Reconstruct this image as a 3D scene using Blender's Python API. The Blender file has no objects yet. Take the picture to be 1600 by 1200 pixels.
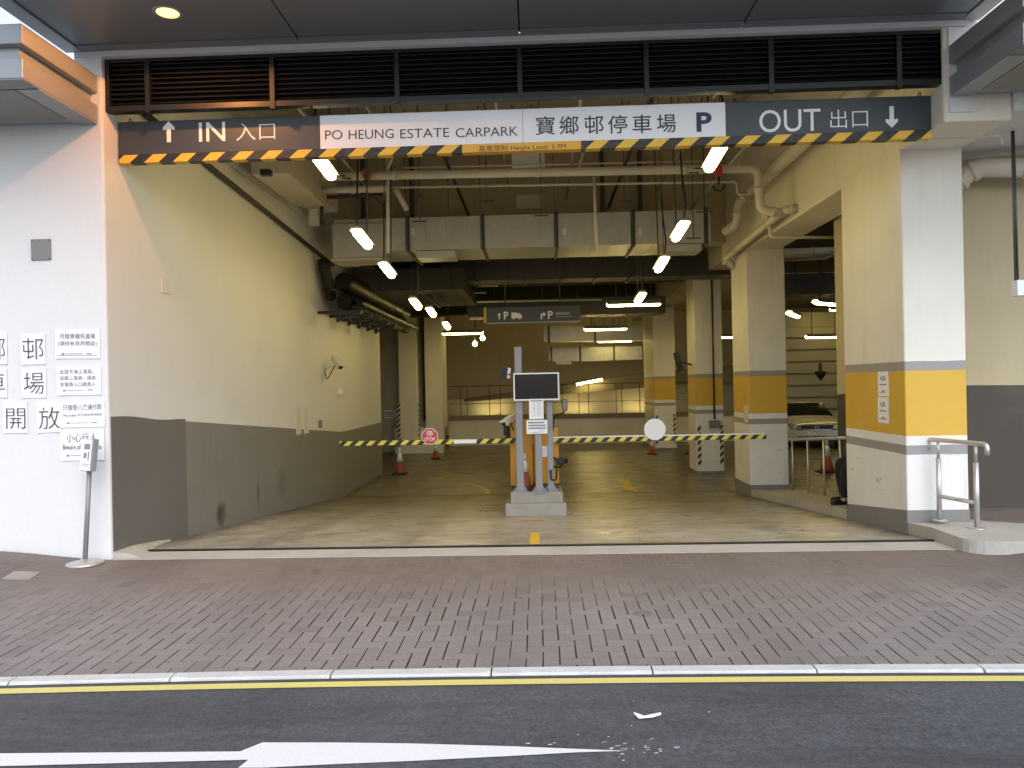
import bpy, bmesh, math, random
from mathutils import Vector, Matrix
random.seed(7)
S = bpy.context.scene
COL = S.collection
R = math.radians

# ------------------------------------------------------------------ camera
FPX = 1200.0                       # focal length in photo pixels (photo 1600 x 1200)
YAW, ROLL = math.atan(42 / FPX), R(1.17)
CAMZ = 1.55
cam = bpy.data.objects.new('camera', bpy.data.cameras.new('camera'))
COL.objects.link(cam)
cam.data.sensor_width = 36; cam.data.lens = 27.0
cam.data.clip_start = 0.05; cam.data.clip_end = 2000
cam.matrix_world = Matrix.Translation((0, 0, CAMZ)) @ Matrix.Rotation(YAW, 4, 'Z') @ \
    Matrix.Rotation(R(90), 4, 'X') @ Matrix.Rotation(-ROLL, 4, 'Z')
S.camera = cam
# ------------------------------------------------------------------ light
w = bpy.data.worlds.new('World'); S.world = w; w.use_nodes = True
nt = w.node_tree; nt.nodes.clear()
sky = nt.nodes.new('ShaderNodeTexSky'); sky.sky_type = 'NISHITA'; sky.sun_disc = False
SUN_EL, SUN_ROT = R(44), R(160)
sky.sun_elevation = SUN_EL; sky.sun_rotation = SUN_ROT
sky.air_density = 1.0; sky.dust_density = 1.0; sky.ozone_density = 1.0
hs = nt.nodes.new('ShaderNodeHueSaturation'); hs.inputs['Saturation'].default_value = 0.50
bg = nt.nodes.new('ShaderNodeBackground'); bg.inputs['Strength'].default_value = 0.13
wo = nt.nodes.new('ShaderNodeOutputWorld')
nt.links.new(sky.outputs[0], hs.inputs['Color']); nt.links.new(hs.outputs[0], bg.inputs[0])
nt.links.new(bg.outputs[0], wo.inputs[0])
sl = bpy.data.lights.new('sun', 'SUN'); sl.energy = 0.5; sl.angle = R(40); sl.color = (1.0, .99, .98)
so = bpy.data.objects.new('sun', sl); COL.objects.link(so)
sd = Vector((math.sin(SUN_ROT) * math.cos(SUN_EL), math.cos(SUN_ROT) * math.cos(SUN_EL), math.sin(SUN_EL)))
so.rotation_euler = sd.to_track_quat('Z', 'Y').to_euler()
S.view_settings.view_transform = 'Standard'; S.view_settings.look = 'None'
S.view_settings.exposure = 1.32; S.view_settings.gamma = 1
S.render.engine = 'CYCLES'
S.cycles.use_denoising = True
S.cycles.max_bounces = 8; S.cycles.diffuse_bounces = 6; S.cycles.glossy_bounces = 3
S.cycles.sample_clamp_indirect = 6
LAMP = 15.5                        # emission of the fluorescent tubes
LAMPC = (1.0, .765, .26)

# ------------------------------------------------------------------ pixel -> place helpers (used to measure the photo)
def ray(px, py):
    u, v = px - 800.0, 600.0 - py
    c, s = math.cos(ROLL), math.sin(ROLL)
    a, b = (u * c + v * s) / FPX, (-u * s + v * c) / FPX
    X = math.cos(YAW) * a - math.sin(YAW); Y = math.sin(YAW) * a + math.cos(YAW)
    return X / Y, b / Y
def P(px, py, Y):
    a, b = ray(px, py); return Vector((a * Y, Y, CAMZ + b * Y))
def PX(px, py, x):
    a, b = ray(px, py); return P(px, py, x / a)
def PZ(px, py, z):
    a, b = ray(px, py); return P(px, py, (z - CAMZ) / b)
def floorz(y):
    return 0.0 if y < 7.36 else (-0.0807 * (y - 7.36) if y < 15.4 else -0.65)

# ------------------------------------------------------------------ mesh helpers
WM = {}
def thing(name, label, cat, loc=(0, 0, 0), rotz=0, group=None, kind=None):
    o = bpy.data.objects.new(name, None); COL.objects.link(o)
    o.empty_display_size = .1
    o.location = loc; o.rotation_euler = (0, 0, rotz)
    WM[o.name] = Matrix.Translation(loc) @ Matrix.Rotation(rotz, 4, 'Z')
    return tag(o, label, cat, group, kind)
def tag(o, label=None, cat=None, group=None, kind=None):
    if label: o['label'] = label
    if cat: o['category'] = cat
    if group: o['group'] = group
    if kind: o['kind'] = kind
    return o
class MB:
    def __init__(s): s.v = []; s.f = []; s.sm = []
    def add(s, vs, fs, smooth=False):
        n = len(s.v); s.v += [Vector(q) for q in vs]
        s.f += [tuple(i + n for i in f) for f in fs]; s.sm += [smooth] * len(fs); return s
    def box(s, x0, x1, y0, y1, z0, z1):
        return s.add([(x0,y0,z0),(x1,y0,z0),(x1,y1,z0),(x0,y1,z0),(x0,y0,z1),(x1,y0,z1),(x1,y1,z1),(x0,y1,z1)],
            [(0,3,2,1),(4,5,6,7),(0,1,5,4),(1,2,6,5),(2,3,7,6),(3,0,4,7)])
    def cbox(s, c, d, rot=None):
        hx, hy, hz = d[0]/2, d[1]/2, d[2]/2
        vs = [Vector(q) for q in [(-hx,-hy,-hz),(hx,-hy,-hz),(hx,hy,-hz),(-hx,hy,-hz),(-hx,-hy,hz),(hx,-hy,hz),(hx,hy,hz),(-hx,hy,hz)]]
        if rot: vs = [rot @ q for q in vs]
        return s.add([q + Vector(c) for q in vs], [(0,3,2,1),(4,5,6,7),(0,1,5,4),(1,2,6,5),(2,3,7,6),(3,0,4,7)])
    def prism(s, poly, axis, a, b):
        """poly of 2-D points extruded along axis from a to b: axis 'x' -> (y,z), 'y' -> (x,z), 'z' -> (x,y)"""
        def m(p, t): return {'x': (t, p[0], p[1]), 'y': (p[0], t, p[1]), 'z': (p[0], p[1], t)}[axis]
        n = len(poly)
        area = sum(poly[i][0]*poly[(i+1)%n][1]-poly[(i+1)%n][0]*poly[i][1] for i in range(n))
        if (area < 0): poly = poly[::-1]
        if axis == 'y': poly = poly[::-1]
        vs = [m(p, a) for p in poly] + [m(p, b) for p in poly]
        fs = [tuple(range(n))[::-1], tuple(range(n, 2*n))] + [(i, (i+1) % n, n + (i+1) % n, n + i) for i in range(n)]
        return s.add(vs, fs)
    def tube(s, pts, r, n=10, cap=True, taper=None):
        pts = [Vector(p) for p in pts]; base = len(s.v); m = len(pts); ref = None
        for k, p in enumerate(pts):
            d = ((pts[k+1]-p).normalized() if k < m-1 else Vector((0,0,0))) + ((p-pts[k-1]).normalized() if k > 0 else Vector((0,0,0)))
            d = d.normalized() if d.length > 1e-6 else Vector((0,0,1))
            if ref is None:
                ref = Vector((0,0,1)) if abs(d.z) < .9 else Vector((1,0,0))
            a = d.cross(ref).normalized(); b = a.cross(d).normalized(); ref = b
            rr = taper[k] if taper else r
            if 0 < k < m-1:
                cs = max(.5, (pts[k]-pts[k-1]).normalized().dot(d)); 
            for i in range(n):
                t = 2*math.pi*i/n; s.v.append(p + (a*math.cos(t) + b*math.sin(t))*rr)
        for k in range(m-1):
            for i in range(n):
                j = (i+1) % n
                s.f.append((base+k*n+i, base+k*n+j, base+(k+1)*n+j, base+(k+1)*n+i)); s.sm.append(True)
        if cap:
            s.f.append(tuple(base+i for i in range(n))[::-1]); s.sm.append(False)
            s.f.append(tuple(base+(m-1)*n+i for i in range(n))); s.sm.append(False)
        return s
    def lathe(s, prof, c=(0,0,0), n=24, sq=False):
        base = len(s.v)
        for r_, z in prof:
            for i in range(n):
                t = 2*math.pi*i/n; s.v.append(Vector((c[0]+r_*math.cos(t), c[1]+r_*math.sin(t), c[2]+z)))
        for k in range(len(prof)-1):
            for i in range(n):
                j = (i+1) % n
                s.f.append((base+k*n+i, base+k*n+j, base+(k+1)*n+j, base+(k+1)*n+i)); s.sm.append(True)
        s.f.append(tuple(base+i for i in range(n))[::-1]); s.sm.append(False)
        s.f.append(tuple(base+(len(prof)-1)*n+i for i in range(n))); s.sm.append(False)
        return s
    def mesh(s, me, mat4):
        n = len(s.v); s.v += [mat4 @ q.co for q in me.vertices]
        for p in me.polygons: s.f.append(tuple(i+n for i in p.vertices)); s.sm.append(False)
        return s
    def build(s, name, mat, parent=None, local=False, bevel=0, seg=2):
        me = bpy.data.meshes.new(name)
        vs = s.v
        if parent is not None and not local:
            inv = WM[parent.name].inverted(); vs = [inv @ q for q in vs]
        me.from_pydata([tuple(q) for q in vs], [], s.f)
        for p, q in zip(me.polygons, s.sm): p.use_smooth = q
        me.materials.append(mat); me.validate(); me.update()
        o = bpy.data.objects.new(name, me); COL.objects.link(o)
        if parent is not None:
            o.parent = parent; WM[o.name] = WM[parent.name].copy()
        else: WM[o.name] = Matrix.Identity(4)
        if bevel:
            b = o.modifiers.new('Bevel', 'BEVEL'); b.width = bevel; b.segments = seg; b.limit_method = 'ANGLE'; b.angle_limit = R(40)
        return o
def fillet(pts, r, n=5):
    """round the corners of a polyline"""
    pts = [Vector(p) for p in pts]; out = [pts[0]]
    for k in range(1, len(pts)-1):
        a, b, c = pts[k-1], pts[k], pts[k+1]
        rr = min(r, (a-b).length*.49, (c-b).length*.49)
        p0, p1 = b + (a-b).normalized()*rr, b + (c-b).normalized()*rr
        for i in range(n+1):
            t = i/n; out.append((p0*(1-t)**2) + b*(2*t*(1-t)) + p1*t*t)
    out.append(pts[-1]); return out
def copy_tree(o, loc, rotz=None, label=None, parent=None):
    c = o.copy(); COL.objects.link(c)
    if parent is None:
        c.location = loc
        if rotz is not None: c.rotation_euler.z = rotz
        if label: c['label'] = label
        WM[c.name] = Matrix.Translation(loc) @ Matrix.Rotation(c.rotation_euler.z, 4, 'Z')
    else:
        c.parent = parent
    for ch in list(o.children): copy_tree(ch, None, parent=c)
    return c
_dg = []
def text_me(body, bold=0.0, ext=0.0008, font=None, spacing=1.0):
    cu = bpy.data.curves.new('lettering', 'FONT'); cu.body = body; cu.size = 1; cu.offset = bold
    cu.resolution_u = 4; cu.space_character = spacing
    o = bpy.data.objects.new('lettering', cu); COL.objects.link(o)
    dg = bpy.context.evaluated_depsgraph_get(); dg.update()
    me = bpy.data.meshes.new_from_object(o.evaluated_get(dg))
    bpy.data.objects.remove(o); bpy.data.curves.remove(cu)
    return me
def put_text(mb, body, o, ux, uz, x0, x1, z0, z1, bold=0.0, proud=.002, keep=False, spacing=1.0):
    """lettering fitted to the rectangle x0..x1, z0..z1 of the plane with origin o and axes ux, uz"""
    me = text_me(body, bold, spacing=spacing)
    xs = [q.co.x for q in me.vertices]; ys = [q.co.y for q in me.vertices]
    if not xs: return
    a, b, c, d = min(xs), max(xs), min(ys), max(ys)
    sx, sz = (x1-x0)/(b-a), (z1-z0)/(d-c)
    ux, uz = Vector(ux), Vector(uz); n = ux.cross(uz)
    m = Matrix.Identity(4)
    for i in range(3):
        m[i][0] = ux[i]*sx; m[i][1] = uz[i]*sz; m[i][2] = n[i]
        m[i][3] = o[i] + ux[i]*(x0-a*sx) + uz[i]*(z0-c*sz) + n[i]*proud
    mb.mesh(me, m); bpy.data.meshes.remove(me)

# ------------------------------------------------------------------ materials
def _nm(name):
    m = bpy.data.materials.new(name); m.use_nodes = True
    t = m.node_tree; return m, t, t.nodes['Principled BSDF']
def nd(t, typ, **kw):
    n = t.nodes.new(typ)
    for k, v in kw.items(): setattr(n, k, v)
    return n
def math_(t, op, a, b=None, c=None):
    n = nd(t, 'ShaderNodeMath', operation=op)
    for i, q in enumerate((a, b, c)):
        if q is None: continue
        if isinstance(q, (int, float)): n.inputs[i].default_value = q
        else: t.links.new(q, n.inputs[i])
    return n.outputs[0]
def mixc(t, f, a, b, mode='MIX'):
    n = nd(t, 'ShaderNodeMix', data_type='RGBA', blend_type=mode)
    for i, q in ((0, f), (6, a), (7, b)):
        if isinstance(q, (int, float)): n.inputs[i].default_value = q
        elif isinstance(q, tuple): n.inputs[i].default_value = (q[0], q[1], q[2], 1)
        else: t.links.new(q, n.inputs[i])
    return n.outputs[2]
def noise(t, vec, scale, detail=4, rough=.55, dist=0):
    n = nd(t, 'ShaderNodeTexNoise'); n.inputs['Scale'].default_value = scale
    n.inputs['Detail'].default_value = detail; n.inputs['Roughness'].default_value = rough
    n.inputs['Distortion'].default_value = dist
    t.links.new(vec, n.inputs['Vector']); return n.outputs[0]
def ramp(t, f, stops, const=False):
    n = nd(t, 'ShaderNodeValToRGB'); cr = n.color_ramp
    if const: cr.interpolation = 'CONSTANT'
    while len(cr.elements) < len(stops): cr.elements.new(.5)
    for e, (p, c) in zip(cr.elements, stops):
        e.position = p; e.color = (c, c, c, 1) if isinstance(c, (int, float)) else (c[0], c[1], c[2], 1)
    t.links.new(f, n.inputs[0]); return n.outputs[0]
def coords(t, scale=(1, 1, 1)):
    tc = nd(t, 'ShaderNodeTexCoord'); mp = nd(t, 'ShaderNodeMapping')
    mp.inputs['Scale'].default_value = scale; t.links.new(tc.outputs['Object'], mp.inputs[0]); return mp.outputs[0]
def bumpn(t, b, h, strength, dist=.01):
    n = nd(t, 'ShaderNodeBump'); n.inputs['Strength'].default_value = strength; n.inputs['Distance'].default_value = dist
    t.links.new(h, n.inputs['Height']); t.links.new(n.outputs[0], b.inputs['Normal'])
def pbr(name, col, rough=.6, metal=0, var=.12, scale=2.5, fine=.05, streak=0, bump=0, bscale=60, stain=0, stainc=(.12,.1,.08)):
    m, t, b = _nm(name)
    v = coords(t)
    n1 = noise(t, v, scale, 6, .6)
    c = mixc(t, n1, tuple(q*(1-var) for q in col), tuple(min(1, q*(1+var)) for q in col))
    if fine:
        n2 = noise(t, v, scale*22, 3, .6)
        c = mixc(t, fine*2, c, mixc(t, 1, c, ramp(t, n2, [(.3, .6), (.7, 1.15)]), 'MULTIPLY'))
    if streak:
        vs = coords(t, (1, 1, .12)); n3 = noise(t, vs, 5, 5, .6)
        c = mixc(t, math_(t, 'MULTIPLY', ramp(t, n3, [(.52, 0), (.75, 1)]), streak), c, tuple(q*.55 for q in col))
    if stain:
        n4 = noise(t, v, 1.1, 7, .65, .6)
        c = mixc(t, math_(t, 'MULTIPLY', ramp(t, n4, [(.55, 0), (.68, 1)]), stain), c, stainc)
    t.links.new(c, b.inputs['Base Color'])
    b.inputs['Metallic'].default_value = metal
    rr = math_(t, 'ADD', math_(t, 'MULTIPLY', n1, .25), rough-.12)
    t.links.new(rr, b.inputs['Roughness'])
    if bump: bumpn(t, b, noise(t, v, bscale, 4, .6), bump, .01)
    return m
def flat(name, col, rough=.6, metal=0): return pbr(name, col, rough, metal, var=.05, fine=.02)
def emis(name, col, strength):
    m, t, b = _nm(name); b.inputs['Base Color'].default_value = (.9, .9, .85, 1)
    b.inputs['Emission Color'].default_value = (*col, 1); b.inputs['Emission Strength'].default_value = strength; return m
def stripes(name, ca, cb, period, axis=0, shear=0.0, duty=.5, rough=.5):
    m, t, b = _nm(name)
    v = coords(t); sp = nd(t, 'ShaderNodeSeparateXYZ'); t.links.new(v, sp.inputs[0])
    a = sp.outputs[axis]; z = sp.outputs[2] if axis != 2 else sp.outputs[0]
    f = math_(t, 'FRACT', math_(t, 'DIVIDE', math_(t, 'ADD', math_(t, 'ADD', a, math_(t, 'MULTIPLY', z, shear)), 100), period))
    k = math_(t, 'GREATER_THAN', f, duty)
    wear = noise(t, v, 14, 5, .7)
    c = mixc(t, k, ca, cb); c = mixc(t, math_(t, 'MULTIPLY', ramp(t, wear, [(.5, 0), (.8, 1)]), .3), c, (.25, .22, .17))
    t.links.new(c, b.inputs['Base Color']); b.inputs['Roughness'].default_value = rough
    return m

M = {}
M['white'] = pbr('white_render', (.67,.67,.67), .85, var=.04, scale=1.3, fine=.04, streak=.05, bump=.05, bscale=40, stain=.10, stainc=(.45,.43,.40))
M['cream'] = pbr('cream_paint', (.74,.70,.60), .7, var=.07, scale=.9, fine=.05, streak=.18, bump=.10, bscale=70, stain=.16, stainc=(.42,.37,.28))
M['beige'] = pbr('beige_concrete', (.50,.45,.36), .8, var=.12, scale=.8, fine=.05, streak=.3, bump=.1)
M['brownwall'] = pbr('brown_wall', (.66,.57,.43), .8, var=.10, scale=.5, streak=.2)
M['rampside'] = pbr('ramp_concrete', (.22,.195,.15), .8, var=.1)
M['coping'] = pbr('brown_coping', (.22,.19,.14), .7)
M['lobby'] = pbr('lamp_warmed_lobby_paint', (.50,.43,.28), .75, var=.06, scale=.9, streak=.1)  # tan tone puts warm lamp light into the wall colour
M['lobbydado'] = pbr('lamp_warmed_dado', (.062,.052,.040), .6, var=.1, scale=1.5, streak=.15, stain=.1, stainc=(.3,.28,.24))  # browned so the colour carries the same warm lamp light
M['dado'] = pbr('grey_dado', (.21,.205,.195), .6, var=.10, scale=1.5, streak=.2, stain=.25, stainc=(.28,.25,.21), bump=.06)
M['dado_dark'] = pbr('dark_grey_dado', (.15,.142,.138), .6, var=.10, scale=1.5, streak=.12, stain=.15, stainc=(.2,.18,.16), bump=.06)
M['concrete'] = pbr('concrete', (.42,.40,.36), .8, var=.22, scale=2.2, fine=.10, stain=.35, stainc=(.2,.18,.15), bump=.3, bscale=40)
M['island'] = pbr('island_concrete', (.30,.285,.25), .8, var=.22, scale=4, fine=.10, stain=.35, stainc=(.14,.12,.10), bump=.3, bscale=40)
M['kerbstone'] = pbr('kerb_concrete', (.56,.56,.55), .8, var=.22, scale=5, fine=.16, stain=.5, stainc=(.22,.21,.2), bump=.3)
M['ceiling'] = pbr('ceiling_in_shade', (.045,.04,.032), .9, var=.15, scale=.7)  # near black: shade of the unlit soffit put into the colour
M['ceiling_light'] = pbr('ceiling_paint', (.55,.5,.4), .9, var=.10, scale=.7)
M['canopy'] = pbr('canopy_metal', (.215,.235,.25), .42, .3, var=.06, scale=1.2, fine=.02)
M['canopy_dark'] = flat('canopy_joint', (.012,.012,.012), .8)
M['canopy_side'] = pbr('canopy_side_metal', (.34,.355,.375), .42, .3, var=.06, scale=1.2, fine=.02)
M['canopy_soffit'] = pbr('side_canopy_soffit', (.25,.245,.24), .5, .2, var=.05, scale=1.2, fine=.02)
M['louver'] = pbr('louver_metal', (.011,.011,.0115), .42, .1, var=.1, scale=3, fine=.02)
M['black'] = flat('black_plastic', (.012,.012,.012), .5)
M['blackgloss'] = flat('black_cladding', (.005,.005,.005), .45); M['blackgloss'].node_tree.nodes['Principled BSDF'].inputs['Specular IOR Level'].default_value = .2
M['signdark'] = pbr('sign_slate', (.042,.050,.058), .45, var=.06, scale=2, fine=.02)
M['signwhite'] = pbr('sign_white', (.80,.81,.83), .45, var=.04, scale=2, fine=.02, streak=.08)
M['signyellow'] = flat('sign_yellow', (.72,.38,.03), .5)
M['letterwhite'] = flat('letter_white', (.80,.80,.80), .5)
M['letterdark'] = flat('letter_charcoal', (.035,.038,.045), .5)
M['letterblue'] = flat('letter_navy', (.018,.022,.08), .5)
M['letterbrown'] = flat('letter_brown', (.10,.06,.015), .5)
M['paper'] = pbr('paper', (.80,.81,.82), .5, var=.03, scale=6, fine=.02)
M['paperdull'] = pbr('dull_paper', (.62,.60,.55), .6, var=.05, scale=6, fine=.02)
M['ink'] = flat('ink', (.05,.05,.055), .6)
M['inkgrey'] = flat('grey_ink', (.25,.25,.26), .6)
M['galv'] = pbr('galvanised_steel', (.58,.58,.57), .42, .55, var=.22, scale=4, fine=.10, streak=.15)
M['galv_dark'] = pbr('dull_galvanised', (.075,.07,.062), .5, .4, var=.22, scale=4, fine=.10, streak=.15)
M['steel'] = pbr('stainless_steel', (.58,.58,.57), .42, .8, var=.06, scale=6, fine=.02)
M['greymetal'] = pbr('grey_paint', (.25,.25,.265), .45, .1, var=.06, scale=3, streak=.1)
M['plategrey'] = pbr('grey_plate', (.22,.21,.21), .5, .4, var=.08, scale=14)
M['pipe'] = pbr('cream_pipe', (.62,.58,.48), .42, var=.07, scale=4, streak=.1)
M['pipedark'] = pbr('dark_pipe', (.035,.03,.025), .5, var=.2, scale=6)
M['rod'] = pbr('hanger_rod', (.10,.095,.085), .45, .5, var=.1)
M['red'] = flat('red_paint', (.55,.035,.03), .45)
M['stopred'] = flat('stop_red', (.48,.045,.05), .45)
M['cone'] = pbr('cone_orange', (.30,.065,.035), .6, var=.15, scale=9)
M['conebase'] = pbr('cone_rubber', (.03,.022,.02), .7, var=.15)
M['conewhite'] = flat('cone_band', (.72,.72,.70), .4)
M['orange'] = pbr('barrier_orange', (.56,.27,.014), .4, var=.08, scale=3, streak=.12, fine=.03)
M['yellowpaint'] = pbr('yellow_road_paint', (.62,.43,.03), .6, var=.15, scale=7, stain=.3, stainc=(.3,.24,.1))
M['screen'] = flat('dark_screen', (.010,.005,.007), .25); M['screen'].node_tree.nodes['Principled BSDF'].inputs['Specular IOR Level'].default_value = .22
M['carpaint'] = pbr('pearl_car_paint', (.48,.48,.46), .22, .15, var=.02)
M['glass'] = flat('dark_glass', (.008,.008,.009), .06)
M['chrome'] = flat('chrome', (.6,.6,.6), .15, 1)
M['headlamp'] = flat('headlamp_lens', (.35,.36,.36), .1, .4)
M['rubber'] = flat('tyre_rubber', (.015,.015,.015), .8)
M['trouser'] = pbr('black_cloth', (.010,.010,.012), .85, var=.2, scale=20)
M['shirt'] = pbr('dark_shirt', (.03,.03,.035), .85, var=.2, scale=20)
M['shoe'] = flat('black_leather', (.008,.008,.008), .35)
M['skin'] = flat('skin', (.42,.26,.18), .5)
M['hair'] = flat('hair', (.012,.01,.009), .6)
M['arm'] = stripes('barrier_stripes', (.012,.011,.010), (.68,.55,.06), .165, 0, -1.0)
M['hazard'] = stripes('hazard_stripes', (.012,.011,.010), (.78,.47,.03), .2815, 0, -1.15, .5)
M['hazardv'] = stripes('corner_hazard', (.014,.013,.012), (.62,.56,.40), .16, 2, -1.0)
M['shutter'] = pbr('metal_shutter', (.42,.40,.33), .5, .3, var=.1, scale=3)
M['lens'] = emis('amber_lamp_lens', (1, .52, .12), 1.5)
M['voidtube'] = emis('dim_fluorescent_tube', LAMPC, LAMP*.75)
M['tube'] = emis('fluorescent_tube', LAMPC, LAMP)

def rub_marks(m, pts):
    t = m.node_tree; b = t.nodes['Principled BSDF']; src = b.inputs['Base Color'].links[0].from_socket
    g = nd(t, 'ShaderNodeNewGeometry'); sp = nd(t, 'ShaderNodeSeparateXYZ'); t.links.new(g.outputs['Position'], sp.inputs[0])
    nz = noise(t, g.outputs['Position'], 7, 6, .7)
    for (y, z, ry, rz, a, col) in pts:
        dy = math_(t, 'POWER', math_(t, 'DIVIDE', math_(t, 'SUBTRACT', sp.outputs[1], y), ry), 2)
        dz = math_(t, 'POWER', math_(t, 'DIVIDE', math_(t, 'SUBTRACT', sp.outputs[2], z), rz), 2)
        d = math_(t, 'ADD', math_(t, 'ADD', dy, dz), math_(t, 'MULTIPLY', math_(t, 'SUBTRACT', nz, .5), 2.4))
        src = mixc(t, math_(t, 'MULTIPLY', ramp(t, d, [(.1, 1), (1, 0)]), a), src, col)
    t.links.new(src, b.inputs['Base Color'])
q_ = [PX(px, py, -4.0) for px, py in ((345, 803), (403, 770), (440, 755), (500, 745))]
DK = (.035, .033, .030)
rub_marks(M['dado'], [(q_[0].y, q_[0].z, .16, .17, .85, DK), (q_[1].y, q_[1].z, .05, .30, .6, DK), (q_[2].y, q_[2].z, .25, .25, .4, (.10,.09,.08)), (q_[3].y, q_[3].z, .7, .12, .4, (.28,.25,.21))])
def pillar_mat():
    m, t, b = _nm('pillar_paint')
    g = nd(t, 'ShaderNodeNewGeometry'); sp = nd(t, 'ShaderNodeSeparateXYZ'); t.links.new(g.outputs['Position'], sp.inputs[0])
    z = sp.outputs[2]; v = coords(t)
    wv = noise(t, v, 5, 5, .65); zz = math_(t, 'DIVIDE', math_(t, 'ADD', math_(t, 'ADD', z, math_(t, 'MULTIPLY', math_(t, 'SUBTRACT', wv, .5), .018)), 1.0), 6.0)
    k = lambda q: (q + 1.0) / 6.0
    WHT, GRY, YEL = (.76,.75,.73), (.31,.295,.29), (.64,.395,.048)
    c = ramp(t, zz, [(0, WHT), (k(.745), GRY), (k(.83), WHT), (k(.935), YEL), (k(1.595), GRY), (k(1.69), (.745,.72,.65))], True)
    n1 = noise(t, v, 1.4, 6, .6)
    c = mixc(t, 1, c, ramp(t, n1, [(.2, .88), (.8, 1.05)]), 'MULTIPLY')
    vs = coords(t, (1, 1, .1)); n3 = noise(t, vs, 6, 5, .6)
    c = mixc(t, math_(t, 'MULTIPLY', ramp(t, n3, [(.55, 0), (.8, 1)]), .25), c, (.36,.31,.24))
    vh = coords(t, (1, 1, 5)); n6 = noise(t, vh, 2.2, 8, .75, .6)
    mid = ramp(t, zz, [(k(.05), 0), (k(.35), 1), (k(.9), .6), (k(1.5), 0)])
    c = mixc(t, math_(t, 'MULTIPLY', math_(t, 'MULTIPLY', ramp(t, n6, [(.60, 0), (.66, 1)]), mid), .55), c, (.17,.155,.14))
    n4 = noise(t, v, 9, 5, .7)
    low = ramp(t, zz, [(k(-.3), 1), (k(.55), 0)])
    c = mixc(t, math_(t, 'MULTIPLY', math_(t, 'MULTIPLY', ramp(t, n4, [(.55, 0), (.7, 1)]), low), .35), c, (.33,.30,.25))
    t.links.new(c, b.inputs['Base Color']); b.inputs['Roughness'].default_value = .6
    bumpn(t, b, noise(t, v, 60, 4), .08)
    return m
M['pillar'] = pillar_mat()

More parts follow.
